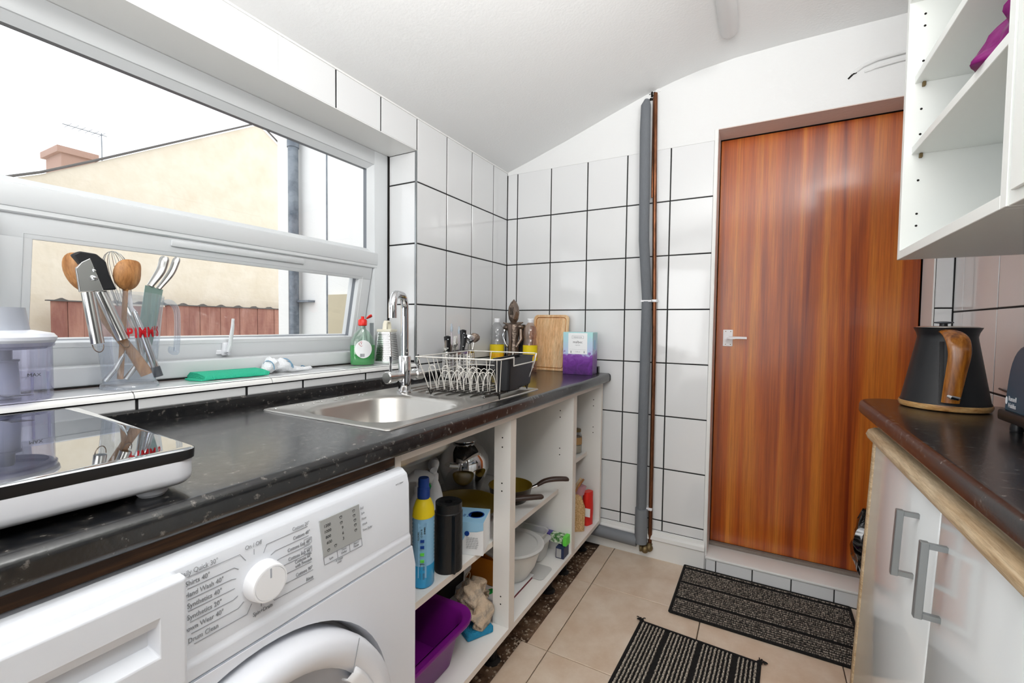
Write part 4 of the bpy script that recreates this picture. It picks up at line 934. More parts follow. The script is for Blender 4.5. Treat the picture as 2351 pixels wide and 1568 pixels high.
b.box(cc_.x-.0003, cc_.x+.0008, cc_.y-.0008, cc_.y+.0008, cc_.z-.0015, cc_.z+.006); b.build('hazard_mark', 'redink', lb_)
b = MB()
for i in range(9): p = C0+F*.0262+S*(-.012+i*.0019); b.box(p.x-.0004, p.x+.0004, p.y-.0004-.0003*(i % 2), p.y+.0004, p.z+.033, p.z+.045)
b.build('barcode', 'grey_ink', lb_)
b = MB(); b.lathe([(.0135, .150), (.0165, .153), (.0165, .170), (.013, .175), (.006, .177), (.006, .186)], c, 20); cpp = b.build('cap', 'red', wl)
b = MB(); pth = [C0+S*.014+Vector((0, 0, .178)), C0+S*.026+Vector((0, 0, .186)), C0+S*.034+Vector((0, 0, .190))]; b.tube(pth, [.004, .009, .0075], 10, flat=.5); b.build('flip_lid', 'red', cpp)

# grater
gr = thing('box_grater', 'steel box grater with cream plastic top beside the tap', 'grater', (-.083, 2.165, SZ))
gc_ = (-.083, 2.17, SZ); ga = radians(26)
b = MB(); b.sqlathe([(.036, .048, .004, .004), (.026, .038, .004, .128)], gc_, 4, rot=ga); b.build('grater_body', 'stainless', gr, smooth=30)
b = MB(); b.sqlathe([(.039, .051, .005, .0005), (.038, .050, .005, .010)], gc_, 4, rot=ga); b.build('base_trim', clear('pale_base', '#EAF2EE', milky=.5), gr)
b = MB(); b.sqlathe([(.0285, .0405, .005, .126), (.030, .042, .005, .131), (.029, .041, .005, .137)], gc_, 4, rot=ga)
G = Matrix.Rotation(ga, 4, 'Z'); G.translation = Vector(gc_)
b.build('top_frame', 'cream', gr)
b = MB(); pts = [G @ Vector((0, -.030, .135)), G @ Vector((0, -.026, .158)), G @ Vector((0, -.018, .167)), G @ Vector((0, .018, .167)), G @ Vector((0, .026, .158)), G @ Vector((0, .030, .135))]
b.tube(pts, .0085, 8, flat=.6); b.build('handle', 'cream', gr)
b = MB(); vv = []
for r in range(15):
    for q in range(10):
        z = .016+r*.0072; k = (z-.004)/.124; hw = .036-.010*k; hd = .048-.010*k
        # wide face (-Y local) and narrow face (+X local)
        u = (-.8+1.6*(q+.5*(r % 2))/9.5)*hw
        p = [G @ Vector((u+dx, -hd-.0004, z+dz_)) for dx, dz_ in ((-.0022, 0), (0, -.0022), (.0022, .0), (0, .0024))]; b.face(p)
for r in range(15):
    for q in range(12):
        z = .016+r*.0072; k = (z-.004)/.124; hw = .036-.010*k; hd = .048-.010*k; u = (-.85+1.7*(q+.5*(r % 2))/11.5)*hd
        p = [G @ Vector((hw+.0004, u+dx, z+dz_)) for dx, dz_ in ((-.0018, 0), (0, -.0018), (.0018, .0), (0, .002))]; b.face(p)
b.build('grating_holes', 'hole', gr, smooth=0)['kind'] = 'stuff'

# ------------------------------------------------------------ dish rack
rk = thing('dish_rack', 'white wire dish rack with plate dividers on the drainer', 'dish rack', (0, 0, 0))
TX, TY = .14, .185; BX, BY = .118, .14; ZB = .0135; ZT = .126
b = MB()
rim = [(-TX, -TY, ZT), (TX-.012, -TY, ZT), (TX, -TY+.012, ZT), (TX, -.06, ZT), (TX-.004, -.05, ZT-.028), (TX-.004, .165, ZT-.028), (TX, TY-.012, ZT), (TX-.012, TY, ZT), (-TX, TY, ZT)]
b.tube(rim, .0022, 8, closed=True); b.build('top_rim', 'wire', rk)
b = MB(); b.tube([(-TX+.008, -TY+.012, .075), (-TX+.006, TY-.01, .075), (TX-.01, TY-.012, .075)], .0016, 6); b.build('middle_wire', 'wire', rk)
for i in range(9):
    x = -BX+2*BX*i/8; xt = -TX+.006+2*(TX-.006)*i/8
    b = MB(); b.tube([(xt, -TY, ZT), (x, -BY-.004, ZB+.012)], .0013, 6); b.build('side_wire', 'wire', rk)
for i in range(4):
    x = -BX+2*BX*i/3; xt = -TX+.006+2*(TX-.006)*i/3
    b = MB(); b.tube([(xt, TY, ZT), (x, BY+.004, ZB+.012)], .0013, 6); b.build('side_wire', 'wire', rk)
for i in range(5):
    y = -BY+2*BY*i/4; yt = -TY+.01+2*(TY-.01)*i/4
    b = MB(); b.tube([(-TX, yt, ZT), (-BX-.004, y, ZB+.012)], .0013, 6); b.build('side_wire', 'wire', rk)
for y in (-.165, .155):
    b = MB(); b.tube([(TX, y, ZT-.0 if y < 0 else ZT-.028), (BX+.004, y*.8, ZB+.012)], .0013, 6); b.build('side_wire', 'wire', rk)
for i in range(11):
    x = -BX+2*BX*i/10; b = MB(); b.tube([(x, -BY-.004, ZB+.012), (x, -BY, ZB+.002), (x, BY, ZB+.002), (x, BY+.004, ZB+.012)], .0018, 6); b.build('base_wire', 'wire_dark', rk)
b = MB()
for y in (-BY+.01, -.05, .05, BY-.01): b.tube([(-BX, y, ZB), (BX, y, ZB)], .002, 6)
b.build('cross_wires', 'wire_dark', rk)
for row, (yb_, hgt) in enumerate(((-.075, .062), (.035, .062))):
    for i in range(8):
        x = -.098+i*.023; b = MB(); b.tube([(x+.012*cos(a)*1.6, yb_+.012*cos(a), ZB+hgt*sin(a)) for a in [pi*k/10 for k in range(11)]], .0012, 6); b.build('plate_divider', 'wire', rk)
for i in range(4):
    x = -.10+i*.048; b = MB(); b.tube([(x-.011, -BY-.002, ZB+.01), (x-.012, -BY-.014, .085)]+[(x-.012*cos(a), -BY-.014, .085+.014*sin(a)) for a in [pi*k/6 for k in range(7)]]+[(x+.011, -BY-.002, ZB+.01)], .0015, 6); b.build('cup_loop', 'wire', rk)
for sx in (-1, 1):
    for sy in (-1, 1):
        b = MB(); b.tube([(sx*BX, sy*(BY-.02), ZB), (sx*(BX+.002), sy*(BY-.012), .002), (sx*(BX+.004), sy*(BY+.002), ZB+.012)], .0023, 6); b.build('foot', 'wire_dark', rk)
rk.location = (.418, 2.10, WT+.0045); rk.rotation_euler = (0, 0, radians(8))
cd = thing('cutlery_caddy', 'black plastic caddy hanging in the right side of the dish rack', 'caddy', (0, 0, 0))
b = MB(); b.sqlathe([(.020, .105, .008, .0), (.023, .110, .010, .003), (.029, .118, .010, .098), (.033, .122, .012, .100), (.033, .122, .012, .104), (.0275, .116, .010, .104), (.022, .108, .010, .006)], (0, 0, 0), 5); b.build('caddy_body', 'blackmatte', cd)
b = MB(); b.prism([(-.09, .104), (-.09, .085), (-.05, .075), (.02, .074), (.06, .085), (.06, .104)], 'X', .0288, .0315); b.build('caddy_lip', 'black', cd)
cd.location = (.418+.103*cos(radians(8))-.045*sin(radians(8)), 2.10+.103*sin(radians(8))+.045*cos(radians(8)), WT+.022); cd.rotation_euler = (0, 0, radians(8))

# ------------------------------------------------------------ cutlery basket and cutlery
CBX, CBY = .085, 2.435
bk = thing('cutlery_basket', 'round-ended steel mesh cutlery basket behind the dish rack', 'cutlery holder', (CBX, CBY, WT))
def ovr(hx, hy, z): return [(CBX+hx*cos(a), CBY+hy*sin(a), z) for a in [2*pi*i/28 for i in range(28)]]
b = MB(); b.strip([ovr(.038, .098, WT+.001), ovr(.042, .102, WT+.004), ovr(.042, .102, WT+.010)], True, True); b.build('basket_base', 'stainless', bk)
b = MB(); b.strip([ovr(.042, .102, WT+.104), ovr(.0425, .1025, WT+.104), ovr(.0425, .1025, WT+.117), ovr(.042, .102, WT+.117)], True); b.build('basket_rim', 'stainless', bk)
b = MB()
for i in range(7): b.tube(ovr(.042, .102, WT+.02+i*.013), .0013, 5, closed=True)
for i in range(28): b.cyl(ovr(.042, .102, WT+.008)[i], ovr(.042, .102, WT+.106)[i], .0015, 5)
b.build('basket_wires', 'stainless', bk)['kind'] = 'stuff'
def cut(nm, lb, y, dx, lean, h, kind):
    y -= .022; t = thing(nm, lb, kind.split()[0], (CBX+dx, y, WT+.012))
    base = Vector((CBX+dx, y, WT+.012)); top = Vector((CBX+dx+lean[0], y+lean[1], WT+h)); dd = (top-base).normalized()
    if kind == 'knife black':
        b = MB(); s = base.lerp(top, .55); b.tube([s, s.lerp(top, .5)+Vector((0, .002, 0)), top, top+dd*.004], [.009, .0125, .0145, .005], 10, flat=.6); hd = b.build('handle', 'black', t)
        b = MB(); b.tube([base, s], [.004, .006], 6, flat=.2); b.build('blade', 'stainless', t)
        b = MB(); b.ball(s.lerp(top, .35)+Vector((.008, -.006, 0)), .003, 8); b.ball(s.lerp(top, .85)+Vector((.009, -.006, 0)), .0033, 8); b.build('rivet', 'chrome', hd)
    elif kind == 'spoon':
        b = MB(); b.tube([base, base.lerp(top, .78)], [.003, .0025], 8, flat=.5); b.build('handle', 'stainless', t)
        b = MB(); b.tube([base.lerp(top, q) for q in (.76, .80, .87, .94, .99, 1.0)], [.003, .014, .024, .023, .013, .001], 12, flat=.3); b.build('spoon_bowl', 'darksteel' if 'dark' in lb else 'chrome', t)
    elif kind == 'fork':
        b = MB(); b.tube([base, base.lerp(top, .72)], [.003, .0025], 8, flat=.5); b.tube([base.lerp(top, q) for q in (.70, .76, .80)], [.003, .010, .011], 8, flat=.2); b.build('handle', 'stainless', t)
        b = MB(); sd = Vector((0, 1, 0))
        for k in (-1.5, -.5, .5, 1.5): b.tube([base.lerp(top, .79)+sd*k*.0058, base.lerp(top, .9)+sd*k*.0062, top+sd*k*.0058], [.0016, .0014, .0006], 5)
        b.build('tines', 'stainless', t)
    elif kind == 'straw':
        b = MB(); b.tube([base, base.lerp(top, .86)], .0028, 8); b.build('stem', clear('clear_stem', '#F0EAF0', milky=.3), t)
        b = MB(); b.lathe([(.004, 0), (.006, .004), (.006, .02), (.0035, .026), (.0035, .034), (.001, .036)], base.lerp(top, .84), 12); b.build('cap', clear('pale_cap', '#DFE9F2', milky=.5), t)
    elif kind == 'spatula':
        b = MB(); b.tube([base, top], [.0035, .003], 8); b.build('handle', 'stainless', t)
        b = MB(); b.tube([base.lerp(top, q) for q in (.7, .76, .92, 1.0)], [.004, .016, .017, .012], 8, flat=.15); b.build('serving_head', 'darksteel', t)
cut('table_knife', 'black-handled knife at the left end of the cutlery basket', 2.375, .0, (.0, -.004), .180, 'knife black')
cut('table_fork', 'steel fork nearest the left end of the cutlery basket', 2.372, -.015, (.02, -.014), .165, 'fork')
cut('table_fork', 'left of two forks standing tallest in the cutlery basket', 2.42, .0, (-.0, .004), .178, 'fork')
cut('table_fork', 'right of two forks standing tallest in the cutlery basket', 2.435, -.01, (.0, .008), .182, 'fork')
cut('dinner_knife', 'thick curved black-handled knife leaning right in the cutlery basket', 2.42, .022, (.0, .045), .188, 'knife black')
cut('steak_knife', 'slim upright black-handled knife in the middle of the cutlery basket', 2.465, .010, (0, .008), .206, 'knife black')
cut('tablespoon', 'shiny tablespoon with bowl up in the cutlery basket', 2.485, .02, (.005, .015), .188, 'spoon')
cut('serving_spoon', 'dark steel spoon leaning right at the end of the cutlery basket', 2.53, .0, (.0, .058), .192, 'spoon')
cut('baby_brush', 'taller clear capped stem at the back of the cutlery basket', 2.45, -.028, (-.01, -.0), .235, 'straw')
cut('baby_brush', 'shorter clear capped stem at the back right of the cutlery basket', 2.50, -.028, (-.01, .008), .222, 'straw')
cut('slotted_server', 'dark flat server low on the left of the cutlery basket', 2.398, -.012, (.0, -.006), .15, 'spatula')

# ------------------------------------------------------------ corner things
def bottle(nm, lb, x, y, mt, h=.262, r=.036):
    t = thing(nm, lb, 'bottle', (x, y, WT))
    b = MB(); b.lathe([(r*.85, WT+.001), (r, WT+.008), (r, WT+.11), (r*.98, WT+.135), (r*.88, WT+.155), (r*.80, WT+.163), (r*.88, WT+.170), (r*.98, WT+.185), (r*.97, WT+.20), (r*.85, WT+.218), (r*.55, WT+.236), (r*.36, WT+.243), (r*.36, WT+.25)], (x, y, 0), 28, cap=False); b.build('bottle_body', mt, t)
    b = MB(); b.lathe([(r+.0008, WT+.055), (r+.0008, WT+.132)], (x, y, 0), 28, cap=False); lb2 = b.build('label', 'yellow', t)
    b = MB(); b.lathe([(r+.0014, WT+.068), (r+.0014, WT+.088)], (x, y, 0), 28, cap=False); b.build('label_band', 'yelloworange', lb2)
    b = MB(); b.lathe([(r*.42, WT+.245), (r*.44, WT+.248), (r*.44, WT+.262), (r*.38, WT+.265)], (x, y, 0), 18); b.build('cap', 'whitep', t)
    b = MB(); b.lathe([(r*.9, WT+.004), (r*.96, WT+.010), (r*.96, WT+.05)], (x, y, 0), 24); b.build('drink_left', mt, t)
    return t
bottle('water_bottle', 'clear bottle with yellow label in the corner, left of the knight figure', .062, 2.80, 'bottleclear')
bottle('water_bottle', 'clear bottle with yellow label in front of the chopping board', .232, 2.84, 'bottlebrown')
kn = thing('knight_figure', 'dark metal armoured knight figure in the corner of the worktop', 'figurine', (.125, 2.86, WT))
K = lambda x, y, z: (.125+x, 2.86+y, WT+z)
b = MB(); b.lathe([(.034, 0), (.036, .006), (.018, .012)], K(0, 0, 0), 18); b.build('base_plate', 'darksteel', kn)
b = MB()
for s in (-1, 1): b.tube([K(s*.012, s*.006, .01), K(s*.017, s*.008, .06), K(s*.013, s*.004, .12)], [.009, .013, .016], 10)
b.build('legs', 'darksteel', kn)
b = MB(); b.lathe([(.030, .085), (.032, .12), (.026, .150), (.040, .215), (.038, .235), (.016, .248)], K(0, 0, 0), 18, sx=.9, sy=.8); b.build('breastplate', 'darksteel', kn)
b = MB(); b.prism([(.125-.012, WT+.235), (.125+.008, WT+.235), (.125+.003, WT+.03), (.125-.006, WT+.03)], 'Y', 2.86-.034, 2.86-.028); b.build('tabard_strip', mat('embossed_band', '#8C7A70', .35, 1), kn, smooth=0)
b = MB(); b.ball(K(-.038, -.006, .218), .019, 12, (1, 1, .8)); b.ball(K(.036, .004, .222), .018, 12, (1, 1, .8)); b.build('shoulder_plates', 'darksteel', kn)
b = MB(); b.tube([K(-.055, -.012, .243), K(-.03, -.01, .235), K(0, 0, .24), K(.03, .004, .24), K(.052, .006, .246)], [.003, .008, .006, .008, .003], 8); b.build('collar_plate', 'darksteel', kn)
b = MB(); b.tube([K(-.045, -.012, .21), K(-.052, -.020, .175), K(-.030, -.030, .135), K(-.015, -.034, .12)], [.007, .006, .007, .006], 8); b.build('left_arm', 'chrome', kn)
b = MB(); b.tube([K(.042, .0, .21), K(.05, -.01, .16), K(.03, -.025, .12)], [.009, .010, .007], 8); b.build('right_arm', 'darksteel', kn)
b = MB(); b.lathe([(.014, .242), (.028, .262), (.034, .295), (.030, .325), (.018, .348), (.005, .360)], K(0, 0, 0), 18, sx=.85, sy=1.0); b.build('helmet', 'darksteel', kn)
b = MB(); b.prism([(.125-.004, WT+.33), (.125+.024, WT+.335), (.125+.034, WT+.30), (.125+.022, WT+.262), (.125-.002, WT+.28)], 'Y', 2.86-.040, 2.86-.020); vs_ = b.build('visor', 'darksteel', kn, smooth=0)
b = MB()
for k in range(3): b.box(.125+.001+k*.007, .125+.004+k*.007, 2.86-.0412, 2.86-.0398, WT+.283, WT+.322)
b.build('visor_slits', 'hole', vs_)
b = MB(); b.tube([K(-.0, .02, .35), K(0, 0, .362), K(.002, -.022, .345)], .003, 6); b.build('helmet_crest', 'darksteel', kn)
b = MB(); b.prism([(.15, WT+.235), (.178, WT+.235), (.178, WT+.11), (.164, WT+.03), (.152, WT+.06)], 'Y', 2.872, 2.892); b.build('black_shield', 'black', kn, smooth=0)
kb = thing('wooden_paddle', 'small brown wooden paddle leaning behind the knight figure', 'paddle', (.185, 2.93, WT))
b = MB(); b.tube([(.182, 2.925, WT+.01), (.188, 2.93, WT+.12), (.194, 2.94, WT+.21), (.196, 2.942, WT+.228)], [.010, .013, .012, .014], 10, flat=.4); b.build('paddle_body', 'kettlewood', kb)
# chopping board (leaning on the wall)
ch = thing('chopping_board', 'pale wooden chopping board leaning on the far tiles', 'chopping board', (0, 0, 0))
b = MB(); W2, H2 = .0985, .29
rows = [];
def rr2(hx, h0, h1, r, y):
    cx_, cz_ = 0, (h0+h1)/2; hz = (h1-h0)/2; R = []
    for k, (sx, sy) in enumerate(((1, 1), (-1, 1), (-1, -1), (1, -1))):
        for i in range(7):
            a = pi/2*k+pi/2*i/6; R.append((cx_+sx*(hx-r)+r*cos(a), y, cz_+sy*(hz-r)+r*sin(a)))
    return R
b.strip([rr2(W2-.003, .003, H2-.003, .02, .016), rr2(W2, 0, H2, .022, .013), rr2(W2, 0, H2, .022, .003), rr2(W2-.003, .003, H2-.003, .02, 0), rr2(W2-.012, .012, H2-.012, .016, 0), rr2(W2-.0135, .0135, H2-.0135, .015, .0025), rr2(W2-.0165, .0165, H2-.0165, .013, .0025), rr2(W2-.018, .018, H2-.018, .012, 0)], True, True)
b.build('board_body', 'board', ch, smooth=30)
b = MB(); b.strip([rr2(W2-.0134, .0134, H2-.0134, .015, .0023), rr2(W2-.0166, .0166, H2-.0166, .013, .0023)], True); b.build('juice_groove', 'kettlewood', ch)
ch.location = (.290, 2.925, WT+.0005); ch.rotation_euler = (radians(-8), 0, radians(0))
# wine box
wb = thing('wine_box', 'purple and pale blue malbec wine box at the end of the worktop', 'box', (0, 0, 0))
b = MB(); b.box(-.072, .072, 0, .1, 0, .202, .001); b.build('carton', 'malbec', wb, smooth=0)
b = MB(); b.box(-.046, .046, -.0012, .0, .098, .198); lb3 = b.build('label', 'paper', wb, smooth=0)
text('malbec', .0165, (.0, -.0013, .150), (1, 0, 0), (0, -1, 0), 'dark_ink', lb3, align='CENTER')
text('MENDOZA', .0085, (.0, -.0013, .175), (1, 0, 0), (0, -1, 0), 'grey_ink', lb3, align='CENTER')
text('argentina', .0065, (.0, -.0013, .139), (1, 0, 0), (0, -1, 0), 'grey_ink', lb3, align='CENTER')
b = MB(); fr5 = [(-.028, .172), (.028, .172), (.028, .185), (-.028, .185)]
for i in range(4): b.cyl((fr5[i][0], -.0016, fr5[i][1]), (fr5[(i+1) % 4][0], -.0016, fr5[(i+1) % 4][1]), .0005, 4)
for z in (.12,): b.cyl((-.04, -.0016, z), (.04, -.0016, z), .0003, 4)
b.lathe([(.003, 0), (.001, .006), (.003, .009)], (-.032, -.0016, .104), 8); b.lathe([(.003, 0), (.001, .006), (.003, .009)], (.032, -.0016, .104), 8)
b.build('label_print', 'grey_ink', lb3)
text('12.5% vol', .006, (.0, -.0013, .107), (1, 0, 0), (0, -1, 0), 'grey_ink', lb3, align='CENTER')
b = MB(); b.box(.0720, .0728, .02, .06, .12, .165); b.build('side_label', 'lightblue', wb)
wb.location = (.487, 2.835, WT); wb.rotation_euler = (0, 0, radians(6))
rd = thing('small_tub', 'small red and white tub between the board and the wine box', 'tub', (.402, 2.935, WT))
b = MB(); b.lathe([(.016, 0), (.018, .002), (.018, .03)], (.402, 2.935, WT), 18); b.build('tub_body', 'whitep', rd); b = MB(); b.lathe([(.0186, .03), (.0186, .048), (.006, .05)], (.402, 2.935, WT), 18); b.build('tub_lid', 'red', rd)

# ------------------------------------------------------------ right worktop things
KX, KYY = 1.693, 2.47
kt = thing('electric_kettle', 'matte black conical kettle with wooden handle on a wooden base', 'kettle', (KX, KYY, RT))
b = MB(); b.lathe([(.086, RT+.0005), (.093, RT+.003), (.0965, RT+.011), (.0955, RT+.0175)], (KX, KYY, 0), 44); b.build('kettle_base', 'palewood', kt)
b = MB(); b.lathe([(.0935, RT+.017), (.0935, RT+.020), (.091, RT+.024), (.0625, RT+.188), (.0615, RT+.197), (.0635, RT+.207), (.070, RT+.2215), (.0665, RT+.2215), (.062, RT+.212)], (KX, KYY, 0), 52, cap=True); b.build('kettle_body', 'blackmatte', kt)
b = MB(); b.lathe([(.0655, RT+.216), (.0645, RT+.2225), (.060, RT+.2245), (.012, RT+.2255)], (KX, KYY, 0), 40); b.build('kettle_lid', 'brushed', kt)
b = MB(); b.lathe([(.009, RT+.22), (.0085, RT+.232)], (KX-.008, KYY, 0), 16); b.build('lid_stem', 'black', kt)
b = MB(); b.lathe([(.010, RT+.232), (.021, RT+.2335), (.020, RT+.237), (.005, RT+.2385)], (KX-.008, KYY, 0), 24); b.build('lid_knob', 'gasket', kt)
hd_ = Vector((-.155, -1, 0)).normalized(); sd = Vector((1, -.155, 0)).normalized()
def HP(r, z, s=0): return Vector((KX, KYY, RT))+hd_*r+sd*s+Vector((0, 0, z))
path = [(.064, .210), (.085, .207), (.104, .196), (.114, .178), (.116, .150), (.114, .11), (.111, .07), (.108, .028)]
rows = []
def lerp_(L, t):
    i = min(int(t), len(L)-2); f = t-i; a0, a1, a2, a3 = L[max(i-1, 0)], L[i], L[i+1], L[min(i+2, len(L)-1)]
    return .5*(2*a1+(a2-a0)*f+(2*a0-5*a1+4*a2-a3)*f*f+(3*a1-a0-3*a2+a3)*f**3)
W8 = (.020, .022, .0235, .023, .0215, .020, .019, .0175); S8 = (-.004, .0, .006, .010, .012, .008, .004, .0)
TT = [k/5 for k in range(36)]; W9 = [lerp_(W8, t) for t in TT]; S9 = [lerp_(S8, t) for t in TT]; path = [(lerp_([p[0] for p in path], t), lerp_([p[1] for p in path], t)) for t in TT]
for i, (r, z) in enumerate(path):
    w = W9[i]; th = .007; s0 = S9[i]
    a = path[max(i-1, 0)]; c_ = path[min(i+1, len(path)-1)]; tv = Vector((c_[0]-a[0], c_[1]-a[1])).normalized(); nv = Vector((-tv.y, tv.x))
    rows.append([HP(r+nv.x*th*sin(q)*(1), z+nv.y*th*sin(q), s0+w*cos(q)*(1 if abs(cos(q)) > .3 else 1)) for q in [2*pi*k/24 for k in range(24)]])
b = MB(); b.strip(rows, True, True); b.build('kettle_handle', 'kettlewood', kt, smooth=60)
b = MB(); b.prism([(-.004, 0), (.004, 0), (.004, .16), (-.004, .16)], 'Y', 0, .012)
for v in b.b.verts: v.co = HP(.0535+v.co.y+.0275*(1-v.co.z/.16), v.co.z+.024, v.co.x-.016)
b.build('water_gauge_strip', 'black', kt, smooth=0)
b = MB(); b.tube([HP(.118, .047, -.006), HP(.126, .044, .0), HP(.124, .042, .012), HP(.118, .043, .016)], [.004, .0055, .005, .003], 10, flat=.6); b.build('power_switch', 'chrome', kt)
to = thing('toaster', 'dark teal toaster on black feet at the right edge of the photo', 'toaster', (1.76, 1.95, RT))
ty1, ty0 = 2.185, 1.80; tx0, tx1 = 1.713, 1.835
b = MB(); b.prism([(ty0, RT+.04)]+[(ty0+.0, RT+.12), (ty0+.02, RT+.165), (ty0+.06, RT+.187)]+[(ty1-.085, RT+.187), (ty1-.070, RT+.1855), (ty1-.056, RT+.181), (ty1-.043, RT+.173), (ty1-.032, RT+.162), (ty1-.023, RT+.148), (ty1-.016, RT+.131), (ty1-.010, RT+.108), (ty1-.005, RT+.078), (ty1, RT+.04)], 'X', tx0, tx1); b.build('toaster_body', 'toaster', to, smooth=40, bev=.006)
b = MB(); b.box(tx0-.006, tx1+.002, ty0, ty1+.012, RT+.020, RT+.044, .005, 2); b.build('base_skirt', 'black', to)
for yv in (ty1-.02, ty0+.03):
    for xv in (tx0+.015, tx1-.02):
        b = MB(); b.lathe([(.010, 0), (.011, .004), (.008, .022)], (xv, yv, RT), 12); b.build('foot', 'black', to)
b = MB(); b.cyl((tx0+.03, ty1-.004, RT+.06), (tx0+.03, ty1+.014, RT+.06), .009, 14); b.build('browning_knob', 'chrome', to)
text('Russell\nHobbs', .0145, (tx0-.0012, 2.161, RT+.0665), (0, -1, 0), (-1, 0, 0), 'whitep', to, sx=.85)
b = MB(); b.tube([(tx0-.001, 2.170+.0035*cos(a), RT+.066+.008*sin(a)) for a in [2*pi*k/14 for k in range(14)]], .0006, 5, closed=True); b.cyl((tx0-.001, 2.170, RT+.059), (tx0-.001, 2.170, RT+.073), .0008, 5); b.build('logo_mark', 'whitep', to)
pc = thing('power_cable', 'black power cable running behind the kettle to the toaster', 'cable', (1.83, 2.4, RT+.03))
b = MB(); b.tube([(1.845, 2.60, RT+.05), (1.842, 2.52, RT+.045), (1.840, 2.42, RT+.030), (1.838, 2.35, RT+.033), (1.835, 2.28, RT+.02), (1.80, 2.21, RT+.0045)], .0028, 6); b.tube([(1.80, 2.42, RT+.0035), (1.825, 2.33, RT+.0035), (1.80, 2.24, RT+.0035), (1.79, 2.21, RT+.0035)], .003, 6); b.build('cord', 'black', pc)
# purple cloth in wall cabinet
pcl = thing('satin_cloth', 'crumpled purple satin cloth on a wall cabinet shelf', 'cloth', (1.62, 1.8, 1.514))
b = MB(); rows = []
for i in range(22):
    t_ = i/21; z = 1.5145+.15*t_; row = []
    for k in range(60):
        a = 2*pi*k/60; r = (.088-.05*t_**1.3)*(1+.16*sin(5*a+i*.35)+.09*sin(11*a-i*.5)+.05*sin(19*a+i)); row.append((1.625+r*cos(a), 1.775+r*sin(a)*1.2-.05*t_, z+.005*sin(5*a)*(t_ > 0)))
    rows.append(row)
b.strip(rows, True, True); b.build('cloth_folds', 'purple_cloth', pcl, smooth=120)

# ------------------------------------------------------------ things in the left base cabinets
SH = .4052; BT = .1402
def at(t, x, y, z): t.location = (x, y, z)
fl = thing('floor_cleaner_bottle', 'light blue cleaner bottle with yellow shoulder and dark blue cap', 'bottle', (.470, 1.740, SH))
c = (.470, 1.740, SH); rt = radians(25)
oval([(.026, .030, 0), (.029, .034, .003), (.029, .034, .06)], 'lower_body', 'bluedeep', fl, c, rt)
oval([(.029, .034, .0602)]+[(.029-.0018*(i % 2), .034-.0018*(i % 2), .064+i*.005) for i in range(24)]+[(.029, .034, .185)], 'ribbed_body', 'blueliq', fl, c, rt, cap=False)
oval([(.0292, .0342, .185), (.027, .031, .205), (.020, .023, .225), (.013, .014, .232)], 'shoulder', 'yellow', fl, c, rt)
b = MB(); b.lathe([(.0155, .230), (.0165, .233), (.0165, .258), (.0145, .260), (.0145, .282), (.013, .285)], c, 18); b.build('cap', 'blue', fl)
F = Vector((cos(radians(-55)), sin(radians(-55)), 0)); S = Vector((-F.y, F.x, 0)); C0 = Vector(c)
b = MB(); P_ = C0+F*.0325; b.strip([[P_+S*(-.011)+Vector((0, 0, .03)), P_+S*.011+Vector((0, 0, .03))], [P_+S*(-.011)+Vector((0, 0, .175)), P_+S*.011+Vector((0, 0, .175))]]); pl = b.build('back_label', 'blueliq', fl)
for i, (z, mm) in enumerate(((.035, 'dark_ink'), (.060, 'dark_ink'), (.075, 'limep'), (.093, 'limep'), (.112, 'blue'), (.128, 'blue'))):
    b = MB(); q = P_+F*.0006
    if mm == 'dark_ink':
        for k in range(5): b.cyl(q+S*(-.006)+Vector((0, 0, z-.008+k*.0035)), q+S*.006+Vector((0, 0, z-.008+k*.0035)), .0007, 4)
    else: b.cyl(q+S*(-.005)+Vector((0, 0, z)), q+S*.005+Vector((0, 0, z)), .0045, 4)
    b.build('label_print', mm, pl)
for zt, tx_ in ((.150, 'CLEANS'), (.158, 'SHINES'), (.142, 'FLOORS')):
    text(tx_, .006, P_+F*.0008+Vector((0, 0, zt-.012))+S*((zt-.150)*1.0), (0, 0, 1), F, 'dark_ink', pl)
def spray(nm, lb, x, y, hsc, m, trig, rot, h0):
    t = thing(nm, lb, 'spray bottle', (x, y, SH)); c = (x, y, SH)
    oval([(.034, .048, 0), (.037, .052, .004), (.037, .052, .06*hsc), (.031, .042, .11*hsc), (.029, .036, .14*hsc), (.022, .026, .165*hsc), (.013, .013, .185*hsc)], 'bottle_body', m, t, c, rot)
    z0 = .185*hsc; A = Vector((cos(rot+pi/2), sin(rot+pi/2), 0)); C0 = Vector(c)
    b = MB(); b.lathe([(.0155, z0), (.0155, z0+.018), (.011, z0+.022)], c, 16); b.build('collar', m, t)
    b = MB(); b.tube([C0+A*(-.030)+Vector((0, 0, z0+.040)), C0+A*(-.012)+Vector((0, 0, z0+.05)), C0+A*.018+Vector((0, 0, z0+.048)), C0+A*.040+Vector((0, 0, z0+.038))], [.013, .020, .018, .013], 12, flat=.8); b.tube([C0+Vector((0, 0, z0+.02)), C0+Vector((0, 0, z0+.045))], .011, 12); hd = b.build('spray_head', 'whitep', t)
    b = MB(); b.tube([C0+A*.020+Vector((0, 0, z0+.038)), C0+A*.030+Vector((0, 0, z0+.018)), C0+A*.024+Vector((0, 0, z0-.004))], [.006, .005, .004], 8, flat=.5); b.build('trigger', trig, hd)
spray('spray_bottle', 'white spray bottle behind the black bin-bag roll', .355, 1.925, 1.10, 'whitep', 'whitep', radians(40), 0)
spray('spray_bottle', 'white spray bottle with green trigger behind the blue bottle', .375, 1.835, 1.06, 'whitep', 'greenp', radians(-60), 0)
fs = thing('aerosol_can', 'white-capped clear canister beside the washing machine edge', 'can', (.42, 1.63, SH))
